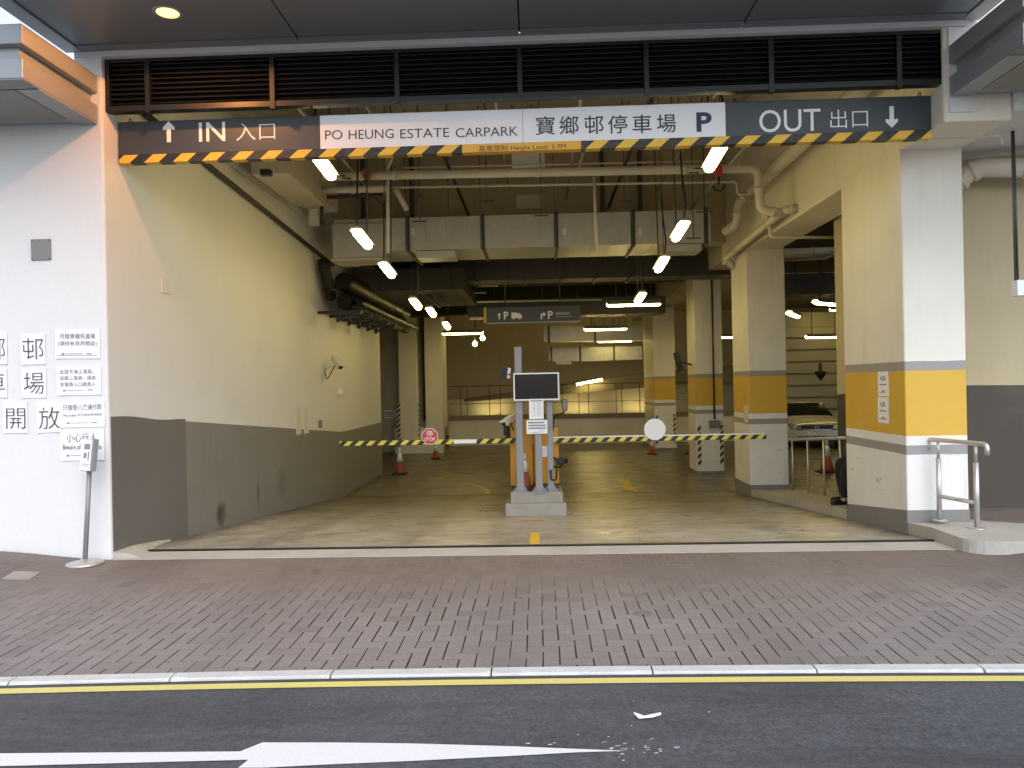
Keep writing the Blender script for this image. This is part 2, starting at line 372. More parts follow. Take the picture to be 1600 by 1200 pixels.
def brick_mat():
    m, t, b = _nm('herringbone_pavers')
    g = nd(t, 'ShaderNodeNewGeometry'); pos = g.outputs['Position']
    wob = nd(t, 'ShaderNodeTexNoise'); wob.inputs['Scale'].default_value = .9; t.links.new(pos, wob.inputs[0])
    wv = nd(t, 'ShaderNodeVectorMath', operation='SCALE'); t.links.new(wob.outputs[1], wv.inputs[0]); wv.inputs['Scale'].default_value = .018
    pv = nd(t, 'ShaderNodeVectorMath', operation='ADD'); t.links.new(pos, pv.inputs[0]); t.links.new(wv.outputs[0], pv.inputs[1])
    sp = nd(t, 'ShaderNodeSeparateXYZ'); t.links.new(pv.outputs[0], sp.inputs[0])
    U = .098
    x = math_(t, 'ADD', math_(t, 'DIVIDE', sp.outputs[0], U), 400); y = math_(t, 'ADD', math_(t, 'DIVIDE', sp.outputs[1], U), 400)
    i, j = math_(t, 'FLOOR', x), math_(t, 'FLOOR', y)
    fx, fy = math_(t, 'FRACT', x), math_(t, 'FRACT', y)
    v = math_(t, 'MODULO', math_(t, 'ADD', math_(t, 'SUBTRACT', i, j), 4000), 4)
    def eq(n): return math_(t, 'COMPARE', v, n, .1)
    e0, e1, e2, e3 = eq(0), eq(1), eq(2), eq(3)
    # distance to the side joints (depth direction) and to the cross joints
    dl = math_(t, 'ADD', fx, e1); dr = math_(t, 'ADD', math_(t, 'SUBTRACT', 1, fx), e0)
    db = math_(t, 'ADD', fy, e2); dt = math_(t, 'ADD', math_(t, 'SUBTRACT', 1, fy), e3)
    ds, dc = math_(t, 'MINIMUM', dl, dr), math_(t, 'MINIMUM', db, dt)
    jn = noise(t, pos, 2.2, 4, .6)
    wj = ramp(t, jn, [(.30, .020), (.62, .058)])
    js = math_(t, 'LESS_THAN', ds, wj)
    jc = math_(t, 'LESS_THAN', dc, .016)
    bi = math_(t, 'SUBTRACT', i, e1); bj = math_(t, 'SUBTRACT', j, e2)
    cb = nd(t, 'ShaderNodeCombineXYZ'); t.links.new(bi, cb.inputs[0]); t.links.new(bj, cb.inputs[1])
    wn = nd(t, 'ShaderNodeTexWhiteNoise', noise_dimensions='2D'); t.links.new(cb.outputs[0], wn.inputs['Vector'])
    c = ramp(t, wn.outputs[0], [(0, (.206,.183,.177)), (.35, (.216,.193,.187)), (.75, (.222,.199,.193)), (1, (.234,.207,.200))])
    big = noise(t, pos, .55, 6, .6)
    c = mixc(t, 1, c, ramp(t, big, [(.25, .78), (.5, 1.0), (.75, 1.22)]), 'MULTIPLY')
    dust = noise(t, pos, 1.6, 6, .7, .5)
    c = mixc(t, math_(t, 'MULTIPLY', ramp(t, dust, [(.5, 0), (.75, 1)]), .22), c, (.20,.18,.175))
    fine = noise(t, pos, 90, 3, .7)
    c = mixc(t, 1, c, ramp(t, fine, [(.3, .82), (.7, 1.15)]), 'MULTIPLY')
    odd = math_(t, 'GREATER_THAN', wn.outputs[0], .965); c = mixc(t, math_(t, 'MULTIPLY', odd, .2), c, (.25,.215,.21))
    odd2 = math_(t, 'LESS_THAN', wn.outputs[0], .03); c = mixc(t, math_(t, 'MULTIPLY', odd2, .15), c, (.10,.078,.075))
    for vs_, lim, cc_, aa in ((2.3, .035, (.045,.04,.04), .7), (3.7, .03, (.36,.34,.33), .6), (1.1, .10, (.085,.072,.07), .4)):
        vo = nd(t, 'ShaderNodeTexVoronoi'); vo.inputs['Scale'].default_value = vs_; vo.inputs['Randomness'].default_value = 1
        pn = nd(t, 'ShaderNodeVectorMath', operation='ADD'); t.links.new(pos, pn.inputs[0]); t.links.new(wv.outputs[0], pn.inputs[1]); t.links.new(pn.outputs[0], vo.inputs['Vector'])
        sel = nd(t, 'ShaderNodeSeparateColor'); t.links.new(vo.outputs['Color'], sel.inputs[0])
        dd_ = math_(t, 'ADD', vo.outputs['Distance'], math_(t, 'MULTIPLY', math_(t, 'SUBTRACT', fine, .5), .03))
        hit = math_(t, 'MULTIPLY', math_(t, 'LESS_THAN', dd_, lim), math_(t, 'GREATER_THAN', sel.outputs[0], .62))
        c = mixc(t, math_(t, 'MULTIPLY', hit, aa), c, cc_)
    mpt = nd(t, 'ShaderNodeMapping'); mpt.inputs['Scale'].default_value = (1.3, .22, 1); t.links.new(pos, mpt.inputs[0])
    trk = noise(t, mpt.outputs[0], .9, 5, .6); c = mixc(t, 1, c, ramp(t, trk, [(.3, .86), (.7, 1.12)]), 'MULTIPLY')
    # the joints fill with pale sand near the building, stay dark near the kerb
    sp2 = nd(t, 'ShaderNodeSeparateXYZ'); t.links.new(pos, sp2.inputs[0])
    far = ramp(t, math_(t, 'DIVIDE', math_(t, 'ADD', sp2.outputs[1], math_(t, 'MULTIPLY', big, .9)), 10), [(.58, 0), (.70, 1)])
    cs = mixc(t, far, (.014,.013,.013), (.19,.163,.152))
    cc = mixc(t, far, (.14,.12,.118), (.28,.25,.24))
    soil = mixc(t, far, (1, 1, 1), (.74, .66, .60)); scn = noise(t, pos, 4, 4, .6); far = math_(t, 'MULTIPLY', far, ramp(t, scn, [(.42, 0), (.6, 1)])); c = mixc(t, 1, c, soil, 'MULTIPLY'); c = mixc(t, jc, c, cc); c = mixc(t, js, c, cs)
    t.links.new(c, b.inputs['Base Color']); b.inputs['Roughness'].default_value = .72
    hgt = math_(t, 'ADD', math_(t, 'SUBTRACT', 1, math_(t, 'MAXIMUM', js, math_(t, 'MULTIPLY', jc, .5))), math_(t, 'MULTIPLY', fine, .25))
    hgt = math_(t, 'ADD', hgt, math_(t, 'MULTIPLY', wn.outputs[0], .25))
    bumpn(t, b, hgt, .5, .004)
    return m
M['brick'] = brick_mat()

def asphalt_mat():
    m, t, b = _nm('asphalt')
    g = nd(t, 'ShaderNodeNewGeometry'); pos = g.outputs['Position']
    n1 = noise(t, pos, 1.2, 6, .6); f = noise(t, pos, 75, 4, .75); f2 = noise(t, pos, 190, 2, .6)
    c = ramp(t, n1, [(.25, (.064,.069,.079)), (.75, (.083,.089,.101))])
    f3 = noise(t, pos, 24, 5, .7); c = mixc(t, 1, c, ramp(t, f3, [(.3, .72), (.5, 1), (.72, 1.28)]), 'MULTIPLY')
    c = mixc(t, 1, c, ramp(t, f, [(.3, .55), (.5, 1), (.7, 1.45)]), 'MULTIPLY')
    c = mixc(t, math_(t, 'MULTIPLY', ramp(t, f2, [(.64, 0), (.70, 1)]), .5), c, (.26,.26,.27))
    vx = nd(t, 'ShaderNodeMapping'); vx.inputs['Scale'].default_value = (.35, 2.2, 1); t.links.new(pos, vx.inputs[0])
    tr = noise(t, vx.outputs[0], 1.6, 7, .7, .6)
    c = mixc(t, math_(t, 'MULTIPLY', ramp(t, tr, [(.45, 0), (.7, 1)]), .55), c, (.030,.031,.036))
    sy = nd(t, 'ShaderNodeSeparateXYZ'); t.links.new(pos, sy.inputs[0])
    kd = math_(t, 'ADD', sy.outputs[1], math_(t, 'MULTIPLY', math_(t, 'SUBTRACT', f3, .5), .35))
    c = mixc(t, math_(t, 'MULTIPLY', ramp(t, math_(t, 'DIVIDE', kd, 10), [(.405, 0), (.428, 1)]), .6), c, (.040,.038,.036))
    big2 = noise(t, pos, .5, 5, .6, .8); c = mixc(t, 1, c, ramp(t, big2, [(.3, .82), (.7, 1.18)]), 'MULTIPLY')
    t.links.new(c, b.inputs['Base Color']); b.inputs['Roughness'].default_value = .7
    bumpn(t, b, f, .35, .004)
    return m
M['asphalt'] = asphalt_mat()

def ramp_mat():
    m, t, b = _nm('car_park_floor')
    g = nd(t, 'ShaderNodeNewGeometry'); pos = g.outputs['Position']
    sp = nd(t, 'ShaderNodeSeparateXYZ'); t.links.new(pos, sp.inputs[0])
    n1 = noise(t, pos, .7, 7, .62, .4); n2 = noise(t, pos, 5, 5, .65)
    mp = nd(t, 'ShaderNodeMapping'); mp.inputs['Scale'].default_value = (.7, 1.2, 1); t.links.new(pos, mp.inputs[0])
    n3 = noise(t, mp.outputs[0], 1.3, 7, .7, .8)
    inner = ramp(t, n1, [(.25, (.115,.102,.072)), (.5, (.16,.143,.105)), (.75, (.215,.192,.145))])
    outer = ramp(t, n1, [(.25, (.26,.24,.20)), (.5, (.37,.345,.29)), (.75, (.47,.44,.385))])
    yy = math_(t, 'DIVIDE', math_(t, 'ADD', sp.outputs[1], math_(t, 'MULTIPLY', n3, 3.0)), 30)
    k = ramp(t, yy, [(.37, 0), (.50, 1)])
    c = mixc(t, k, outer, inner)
    c = mixc(t, math_(t, 'MULTIPLY', ramp(t, n3, [(.5, 0), (.72, 1)]), .5), c, (.15,.13,.10))
    c = mixc(t, 1, c, ramp(t, n2, [(.3, .68), (.5, 1), (.7, 1.25)]), 'MULTIPLY')
    n5 = noise(t, pos, 2.6, 8, .75, 1.5); c = mixc(t, math_(t, 'MULTIPLY', ramp(t, n5, [(.56, 0), (.62, 1)]), .45), c, (.36,.335,.28))
    c = mixc(t, math_(t, 'MULTIPLY', ramp(t, n5, [(.34, 1), (.42, 0)]), .55), c, (.075,.065,.05))
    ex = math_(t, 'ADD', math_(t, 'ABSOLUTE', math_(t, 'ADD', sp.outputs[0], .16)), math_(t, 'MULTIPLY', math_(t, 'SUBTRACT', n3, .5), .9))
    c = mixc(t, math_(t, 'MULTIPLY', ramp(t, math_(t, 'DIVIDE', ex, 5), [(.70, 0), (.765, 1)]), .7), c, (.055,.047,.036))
    wr = math_(t, 'ABSOLUTE', math_(t, 'SUBTRACT', math_(t, 'ABSOLUTE', math_(t, 'ADD', sp.outputs[0], .16)), 1.95))
    trk = math_(t, 'ADD', math_(t, 'ABSOLUTE', math_(t, 'SUBTRACT', wr, .72)), math_(t, 'MULTIPLY', math_(t, 'SUBTRACT', n2, .5), .5))
    c = mixc(t, math_(t, 'MULTIPLY', ramp(t, trk, [(.02, 1), (.30, 0)]), .35), c, (.09,.078,.06))
    t.links.new(c, b.inputs['Base Color'])
    t.links.new(ramp(t, n3, [(.3, .22), (.7, .50)]), b.inputs['Roughness'])
    bumpn(t, b, n3, .08, .02)
    return m
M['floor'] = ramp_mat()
def worn_paint(name, col, lo=.35, hi=.5):
    """paint worn through to the ground below it in patches"""
    m, t, b = _nm(name); g = nd(t, 'ShaderNodeNewGeometry'); pos = g.outputs['Position']
    n = noise(t, pos, 12, 8, .75); n2 = noise(t, pos, 120, 3, .7)
    c = mixc(t, ramp(t, n2, [(.3, 0), (.7, 1)]), tuple(q*.86 for q in col), col)
    t.links.new(c, b.inputs['Base Color']); b.inputs['Roughness'].default_value = .6
    mx = nd(t, 'ShaderNodeMixShader'); tr = nd(t, 'ShaderNodeBsdfTransparent'); out = t.nodes['Material Output']
    t.links.new(ramp(t, n, [(lo, 0), (hi, 1)]), mx.inputs[0]); t.links.new(tr.outputs[0], mx.inputs[1]); t.links.new(b.outputs[0], mx.inputs[2])
    t.links.new(mx.outputs[0], out.inputs[0]); return m
M['linewhite'] = worn_paint('white_line_paint', (.78,.79,.80), .22, .27)
M['lineyellow'] = worn_paint('yellow_line_paint', (.70,.62,.20), .25, .32)
M['arrowyellow'] = worn_paint('worn_yellow_paint', (.52,.40,.06), .30, .43)

# ================================================================== SETTING
XL, XR, YF = -4.0, 3.68, 7.0
ROADZ = -.075
def struct(name, mb, mat): return tag(mb.build(name, mat), kind='structure')
def kerby(x):
    q = max(-5, min(5, x)); return 4.275 + .0123*q - .0059*q*q + (x-q)*.01
# ground with the building's footprint left open
g = MB()
Z = -.16
for x0, x1, y0, y1 in ((-600, 600, -600, 4.2), (-600, -9, 4.2, 600), (14.3, 600, 4.2, 600), (-9, 14.3, 36.3, 600)):
    g.add([(x0,y0,Z),(x1,y0,Z),(x1,y1,Z),(x0,y1,Z)], [(0,1,2,3)])
struct('ground', g, M['asphalt'])
xs = [-60, -30, -15, -9] + [-8 + .5*i for i in range(33)] + [9, 15, 30, 60]
rd = MB(); n = len(xs)
rd.add([(x, -9, ROADZ) for x in xs] + [(x, kerby(x), ROADZ) for x in xs], [(i, i+1, n+i+1, n+i) for i in range(n-1)])
struct('road', rd, M['asphalt'])
# pavement: falls a little to the dropped kerb, rises beside the crossing
def pavez(x, y):
    t = max(0, min(1, (y - 4.4) / 2.5))
    z = -.065 + .065 * t
    sm = lambda q: q*q*(3-2*q)
    z += .10 * sm(max(0, min(1, (-3.9 - x) / 1.3))) * sm(t)
    z += .10 * sm(max(0, min(1, (x - 3.9) / .9))) * sm(t)
    return z
xs2 = [-30, -20, -12] + [-9 + .25*i for i in range(73)] + [12, 20, 30]
ts = [i/24 for i in range(25)]
pv = MB(); nx = len(xs2)
vs = []
for t_ in ts:
    for x in xs2:
        y0 = kerby(x) + .09; y1 = 6.96 if x < 3.72 else (6.88 if x < 4.3 else 8.6)
        y = y0 + (y1-y0)*t_; vs.append((x, y, pavez(x, y)))
pv.add(vs, [(r*nx+i, r*nx+i+1, (r+1)*nx+i+1, (r+1)*nx+i) for r in range(len(ts)-1) for i in range(nx-1)], True)
struct('pavement', pv, M['brick'])
# kerb stones, 0.9 m long each with a joint between
kb = MB(); rk = random.Random(11)
x = -12.0
while x < 12:
    dz = rk.uniform(-.003, .003); n_ = 14; L0, L1 = x + .005, x + .90 - .005
    rows = []
    for i in range(n_+1):
        xx = L0 + (L1-L0)*i/n_; chip = rk.uniform(0, .004) + (rk.uniform(.006, .016) if rk.random() < .10 else 0) + (.008 if i in (0, n_) else 0)
        y0_ = kerby(xx)
        rows.append([(xx, y0_, -.2), (xx, y0_, -.066+dz-chip), (xx, y0_+.006+chip, -.060+dz), (xx, y0_+.088-chip*.4, -.058+dz), (xx, y0_+.095, -.062+dz), (xx, y0_+.095, -.2)])
    fs = [(i*6+j, (i+1)*6+j, (i+1)*6+j+1, i*6+j+1) for i in range(n_) for j in range(5)]
    fs += [(0,1,2,3,4,5), tuple(n_*6+j for j in range(5, -1, -1))]
    kb.add([p for r_ in rows for p in r_], fs)
    x += .90
tag(kb.build('kerb', M['kerbstone']), kind='structure')
# road paint
yl = MB(); xq = [-12 + .5*i for i in range(49)]; n = len(xq)
yl.add([(x, kerby(x)-.128, ROADZ+.004) for x in xq] + [(x, kerby(x)-.054, ROADZ+.004) for x in xq], [(i, i+1, n+i+1, n+i) for i in range(n-1)])
struct('yellow_kerb_line', yl, M['lineyellow'])
wa = MB()
poly = [(375,1174),(410,1160),(520,1160),(640,1161.5),(800,1166),(900,1170),(978,1173),(900,1175.5),(800,1181),(640,1189),(520,1194),(410,1199.5),(372,1199.5),(388,1187)]
pts = [PZ(px, py, ROADZ+.004) for px, py in poly]
a0, a1 = PZ(0, 1177, ROADZ+.004), PZ(0, 1197, ROADZ+.004)
s0, s1 = pts[0], pts[-1]
f0 = a0 + (a0 - s0).normalized()*4; f1 = a1 + (a1 - s1).normalized()*4
pts = [f0] + pts + [f1]
wa.add(pts, [tuple(range(len(pts)))[::-1]])
rnd = random.Random(3)
for i in range(34):
    px = rnd.choice((rnd.gauss(965, 22), rnd.gauss(900, 60), rnd.gauss(1000, 30))); py = 1166 + rnd.gauss(0, 6) - (4 if px < 960 else -6)
    if rnd.random() < .25: px, py = rnd.gauss(1070, 90), rnd.gauss(1120, 30)
    q = PZ(px, py, ROADZ+.003); w_ = rnd.uniform(.002, .014); h_ = rnd.uniform(.002, .005)
    if q.y > 4.0: continue
    wa.add([q+Vector((-w_,-h_,0)), q+Vector((w_*.8,-h_*rnd.random(),0)), q+Vector((w_,h_,0)), q+Vector((-w_*rnd.random(),h_*.7,0))], [(0,1,2,3)])
struct('white_road_arrow', wa, M['linewhite'])
# a scrap of paper on the road
sc = MB(); sp_ = [PZ(px, py, ROADZ+.008) for px, py in [(990,1116),(1006,1119),(1030,1114),(1033,1117),(1020,1121),(998,1123)]]
sc.add([p for p in sp_] + [p + Vector((0, 0, .012 if i in (0, 3) else .003)) for i, p in enumerate(sp_)],
       [tuple(range(6)), tuple(range(6, 12))[::-1]] + [(i, 6+i, 6+(i+1) % 6, (i+1) % 6) for i in range(6)])
tag(sc.build('paper_scrap', M['paper']), 'small torn white scrap of paper lying on the grey asphalt', 'litter')

# threshold, drain, floors
struct('threshold', MB().box(XL, XR+.25, 6.955, 7.28, -.2, .004), M['concrete'])
dr = thing('drain_channel', 'long dark grated drain channel running across the mouth of the entrance', 'drain', (0, 7.32, -.05))
MB().box(XL+.05, XR+.1, 7.282, 7.34, -.3, -.03).box(XL+.05, XR+.1, 7.341, 7.385, -.3, .0045).build('channel', M['black'], dr)
gr = MB()
for i in range(250):
    x = XL + .05 + i*.0302
    gr.box(x, x+.009, 7.284, 7.340, -.022, -.006)
gr.build('grating', M['pipedark'], dr)
fl = MB()
ys = [7.36] + [7.6 + .5*i for i in range(16)] + [15.4]; n = len(ys)
fl.add([(XL-.1, y, floorz(y)) for y in ys] + [(XR+.02, y, floorz(y)) for y in ys], [(i, n+i, n+i+1, i+1) for i in range(n-1)])
fl.add([(XL-.1, 7.36, 0), (XR+.02, 7.36, 0), (XR+.02, 7.36, -.3), (XL-.1, 7.36, -.3)], [(0, 3, 2, 1)])
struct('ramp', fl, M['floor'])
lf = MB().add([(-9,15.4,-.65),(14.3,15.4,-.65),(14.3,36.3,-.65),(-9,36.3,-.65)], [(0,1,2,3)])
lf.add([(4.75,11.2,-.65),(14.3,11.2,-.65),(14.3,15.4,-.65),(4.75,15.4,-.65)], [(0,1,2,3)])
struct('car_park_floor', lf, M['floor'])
struct('floor_joint', MB().add([(XL,15.0,floorz(15.0)+.006),(XR,15.0,floorz(15.0)+.006),(XR,15.07,floorz(15.07)+.006),(XL,15.07,floorz(15.07)+.006)], [(0,1,2,3)]), M['pipedark'])
# platform (raised walkway beside the ramp)
ZP = .115
pl = MB()
prof = [6.93, 7.36] + [7.9 + .5*i for i in range(15)]
n = len(prof); top = [(XR+.0, y, floorz(y)+ZP) for y in prof]; topr = [(4.75 if y > 8.3 else 9.5, y, floorz(y)+ZP) for y in prof]
pl.add(top + topr, [(i, n+i, n+i+1, i+1) for i in range(n-1)])
pl.add(top + [(XR+.0, y, -1.0) for y in prof], [(i, i+1, n+i+1, n+i) for i in range(n-1)])
pl.add(topr + [(q[0], q[1], -1.0) for q in topr], [(i, n+i, n+i+1, i+1) for i in range(n-1)])
# nose of the platform, rounded towards the pavement
arc = [(XR, 6.93)] + [(XR + .28 - .28*math.cos(t), 6.93 - .20*math.sin(t)) for t in [R(15*i) for i in range(1, 7)]] + [(4.4, 6.74), (5.0, 6.80), (9.5, 6.85), (9.5, 6.93)]
n = len(arc)
pl.add([(p[0], p[1], ZP) for p in arc], [tuple(range(n))])
pl.add([(p[0], p[1], ZP) for p in arc] + [(p[0], p[1], -.3) for p in arc], [(i, n+i, n+i+1, i+1) for i in range(n-1)])
bm = bmesh.new()
o = pl.build('walkway', M['concrete']); bm.from_mesh(o.data); bmesh.ops.remove_doubles(bm, verts=bm.verts, dist=.001)
bmesh.ops.recalc_face_normals(bm, faces=bm.faces); bm.to_mesh(o.data); bm.free()
tag(o, kind='structure')
# floor paint inside
ar = MB()
for a in [[(960,748),(982,748),(984,757),(999,769),(972,765),(975,757)]]:
    q = []
    for px, py in a:
        # intersection with the sloping floor
        lo, hi = 7.5, 40.0
        for _ in range(50):
            mid = (lo+hi)/2; p = P(px, py, mid)
            if p.z > floorz(mid) + .005: lo = mid
            else: hi = mid
        q.append(P(px, py, lo))
    ar.add(q, [tuple(range(len(q)))[::-1]])
struct('yellow_floor_arrow', ar, M['arrowyellow'])
yd = MB(); 
q = [(.0,8.25),( .0,7.42)]
c0 = PZ(835, 853, .0).x
yd.add([(c0-.05,7.40,.003),(c0+.05,7.40,.003),(c0+.05,8.42,floorz(8.42)+.006),(c0-.05,8.42,floorz(8.42)+.006)], [(0,1,2,3)])
yd.add([(c0-.19,9.75,floorz(9.75)+.005),(c0+.10,9.72,floorz(9.72)+.005),(c0+.12,9.85,floorz(9.85)+.005),(c0-.16,9.87,floorz(9.87)+.005)], [(0,1,2,3)])
struct('yellow_lane_line', yd, M['yellowpaint'])
# faint curved line on the left of the lower floor
cl = MB(); pp = [(-1.75 + 1.9*math.cos(t)-1.2, 15.2 + 2.6*math.sin(t)) for t in [R(-35 + 8*i) for i in range(12)]]
for i in range(len(pp)-1):
    a, b_ = pp[i], pp[i+1]
    cl.add([(a[0]-.05,a[1],-.645),(a[0]+.05,a[1],-.645),(b_[0]+.05,b_[1],-.645),(b_[0]-.05,b_[1],-.645)], [(0,1,2,3)]) if a[1] > 15.15 else None
struct('faded_lane_line', cl, M['arrowyellow'])

# ---------------------------------------------------------------- left entrance wall
lw = thing('entrance_wall', 'tall white rendered wall left of the entrance with a grey painted lower band inside', 'wall', (XL, 7.0, 0))
bd = MB().box(-9, XL, 7.0, 19.3, -1, 4.5)
bd.build('wall', M['white'], lw, bevel=.02)
MB().box(-4.26, XL-.001, 7.003, 15.4, 4.5, 6.75).build('upper_wall', M['white'], lw)
def strip(y0, y1, h, jag=0):
    ys = [y0 + (y1-y0)*i/24 for i in range(25)]
    return [(y, floorz(y)-.15) for y in ys] + [(y, floorz(y)+h + (random.uniform(-jag, jag))) for y in ys[::-1]]
dd = MB()
def ribbon(mb, y0, y1, hfun, x0, x1, n=24):
    ys = [y0 + (y1-y0)*i/n for i in range(n+1)]
    for i in range(n):
        a, b_ = ys[i], ys[i+1]
        mb.add([(x1,a,floorz(a)-.2),(x1,b_,floorz(b_)-.2),(x1,b_,hfun(b_)),(x1,a,hfun(a)),(x0,a,hfun(a)),(x0,b_,hfun(b_))], [(0,1,2,3),(3,2,5,4)])
    a = y0; mb.add([(x0,a,floorz(a)-.2),(x1,a,floorz(a)-.2),(x1,a,hfun(a)),(x0,a,hfun(a))], [(0,1,2,3)])
ribbon(dd, 8.54, 19.3, lambda y: floorz(y)+1.30, XL-.01, XL+.004)
dd.build('dado', M['dado'], lw)
d2 = MB(); ribbon(d2, 7.03, 8.54, lambda y: 1.325 + .010*math.sin(y*5.2+1) - .068*(y-7), XL-.01, XL+.006)
tag(d2.build('dado', M['dado_dark'], lw), 'darker grey fresh paint patch at the mouth')
# rough concrete haunch at the foot of the wall
hn = MB()
ys = [7.02 + .12*i for i in range(11)]
prev = None
for i, y in enumerate(ys):
    wdt = .34 * (1 - i/10.5)**1.5 + random.uniform(-.012, .012); h = .03*(1 - i/11) + .012
    cur = [(XL-.01, y, floorz(y)+h+.02), (XL+wdt*.5, y, floorz(y)+h), (XL+wdt, y, floorz(y)-.02)]
    if prev: hn.add(prev+cur, [(0,1,4,3),(1,2,5,4)], True)
    else: hn.add(cur + [(XL-.01, y, -.1)], [(0,3,2,1)])
    prev = cur
struct('threshold_haunch', hn, M['concrete'])

# ---------------------------------------------------------------- car park shell
sh = thing('car_park_building', 'concrete car park hall behind the entrance with painted beams walls and ceilings', 'building', (0, 15, 0))
MB().box(-4.26, 4.28, 7.42, 15.4, 6.4, 6.75).build('high_ceiling', M['ceiling_light'], sh)
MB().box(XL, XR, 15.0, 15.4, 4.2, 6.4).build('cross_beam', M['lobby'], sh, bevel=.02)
MB().box(XL, XR, 7.46, 7.6, 4.70, 6.4).build('front_beam', M['cream'], sh)
sb = MB().box(XR, 4.28, 7.02, 15.4, 3.82, 6.4)
sb.build('side_beam', M['cream'], sh, bevel=.02)
MB().box(XR+.002, 4.28-.002, 15.4, 30, 3.9, 4.6).build('side_beam', M['beige'], sh)
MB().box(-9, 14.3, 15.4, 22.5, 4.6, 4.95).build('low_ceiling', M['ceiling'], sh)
MB().box(-9, 14.3, 22.5, 36.3, 4.6, 4.95).build('low_ceiling', M['ceiling_light'], sh)  # paler stretch, lamp light on the rear soffit put into the colour
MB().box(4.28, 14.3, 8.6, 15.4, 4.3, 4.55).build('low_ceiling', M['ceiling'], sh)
MB().box(4.282, 14.3, 7.0, 8.6, 3.90, 4.52).build('entrance_soffit', M['white'], sh, bevel=.015)
MB().box(-9, 14.3, 34, 34.3, -3.5, 4.6).build('back_wall', M['brownwall'], sh)
MB().box(-7.3, -7, 19.3, 34, -1, 4.6).build('side_wall', M['beige'], sh)
MB().box(14, 14.3, 7.0, 34, -1, 4.6).build('side_wall', M['beige'], sh)
# left corner at the back: wall with engaged column, floor-to-soffit
MB().box(-7, -3.30, 25.6, 26.0, -.66, 4.6).build('corner_wall', M['beige'], sh)
MB().box(-4.55, -3.95, 24.8, 25.598, -.66, 4.6).build('corner_column', M['cream'], sh, bevel=.02)
MB().box(-3.72, -3.16, 25.0, 26.3, .15, 4.6).build('corner_column', M['cream'], sh, bevel=.02)
MB().box(-4.75, -3.165, 24.95, 25.5, -.66, .18).build('corner_plinth', M['cream'], sh)
MB().tube([(-3.80, 25.3, 4.5), (-3.80, 25.3, .4)], .05).build('downpipe', M['pipedark'], sh)
# beams across the low part, coloured dark as if unlit
MB().box(-7, XR, 19.0, 19.6, 4.05, 4.6).build('ceiling_beam', M['ceiling'], sh)
MB().box(-7, XR, 24.0, 24.6, 3.75, 4.6).build('ceiling_beam', M['ceiling'], sh)
# tower front above the canopy, outside
MB().box(XL, 4.26, 7.25, 7.41, 4.76, 12).build('upper_facade', M['white'], sh)
MB().box(-4.25, XR+.20, 6.985, 7.25, 4.665, 4.735).build('fascia_beam', M['white'], sh)
MB().box(XR+.045, 3.96, 7.003, 7.3, 3.9, 4.66).build('corner_pier', M['white'], sh)
# ramp seen in the void behind the parapet, with lit wall below
MB().prism([(-3.05,.86),(4.16,1.29),(14,1.9),(14,2.55),(4.16,1.89),(.83,1.43),(-3.05,.98)], 'y', 31.2, 33.58).build('upper_ramp', M['rampside'], sh)
MB().prism([(-6,-3.3),(14,-3.3),(14,2.3),(4.16,1.7),(-3.05,.92),(-6,.9)], 'y', 33.6, 33.89).build('void_wall', M['cream'], sh)
MB().box(-7, 14, 28.2, 34, -3.5, -3.3).build('void_floor', M['beige'], sh)
# parapet
pa = thing('parapet_wall', 'low cream parapet wall with a dark coping at the far end of the car park', 'wall', (0, 27.9, -.65))
MB().box(-3.30, 7.2, 27.8, 28.1, -.66, .26).build('wall', M['cream'], pa)
MB().box(-3.30, 7.25, 27.72, 28.16, .262, .42).build('coping', M['coping'], pa)
# railing above the parapet
rl = thing('parapet_railing', 'thin metal railing standing on the far parapet', 'railing', (0, 27.9, .42))
for px in (677, 720, 730, 765, 782, 862, 880, 905, 920, 963, 972, 1000):
    a = P(px, 640, 27.9); MB().tube([(a.x, 27.9, .42), (a.x, 27.9, 1.5)], .014, 6).build('post', M['pipedark'], rl)
MB().tube([(-3.25, 27.9, 1.5), (6, 27.9, 1.5)], .015, 6).tube([(-3.25, 27.9, .86), (6, 27.9, .86)], .010, 6).build('rail', M['pipedark'], rl)

# lobby block on the right
lb = thing('lobby_wall', 'cream wall block with a dark lower band right of the front pillar', 'wall', (6, 8.6, 0))
lbq = [(4.36, 8.62), (9.2, 6.9 + .7), (9.2, 11.4), (4.36, 11.4)]
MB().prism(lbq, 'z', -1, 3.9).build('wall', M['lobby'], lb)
a, b_ = Vector((4.36, 8.62, 0)), Vector((9.2, 7.6, 0)); nn = Vector(((b_-a).y, -(b_-a).x, 0)).normalized()*.004
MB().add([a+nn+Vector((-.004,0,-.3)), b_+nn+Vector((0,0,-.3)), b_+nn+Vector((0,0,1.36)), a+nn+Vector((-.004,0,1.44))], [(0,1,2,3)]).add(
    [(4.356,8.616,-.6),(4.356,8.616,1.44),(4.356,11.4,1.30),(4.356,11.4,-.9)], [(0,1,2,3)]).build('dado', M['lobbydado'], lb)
for (px, py, w_, h_) in ((1586,760,.03,.075), (1563,757,.05,.012), (1571,779,.03,.02), (1600,762,.015,.05)):
    pass

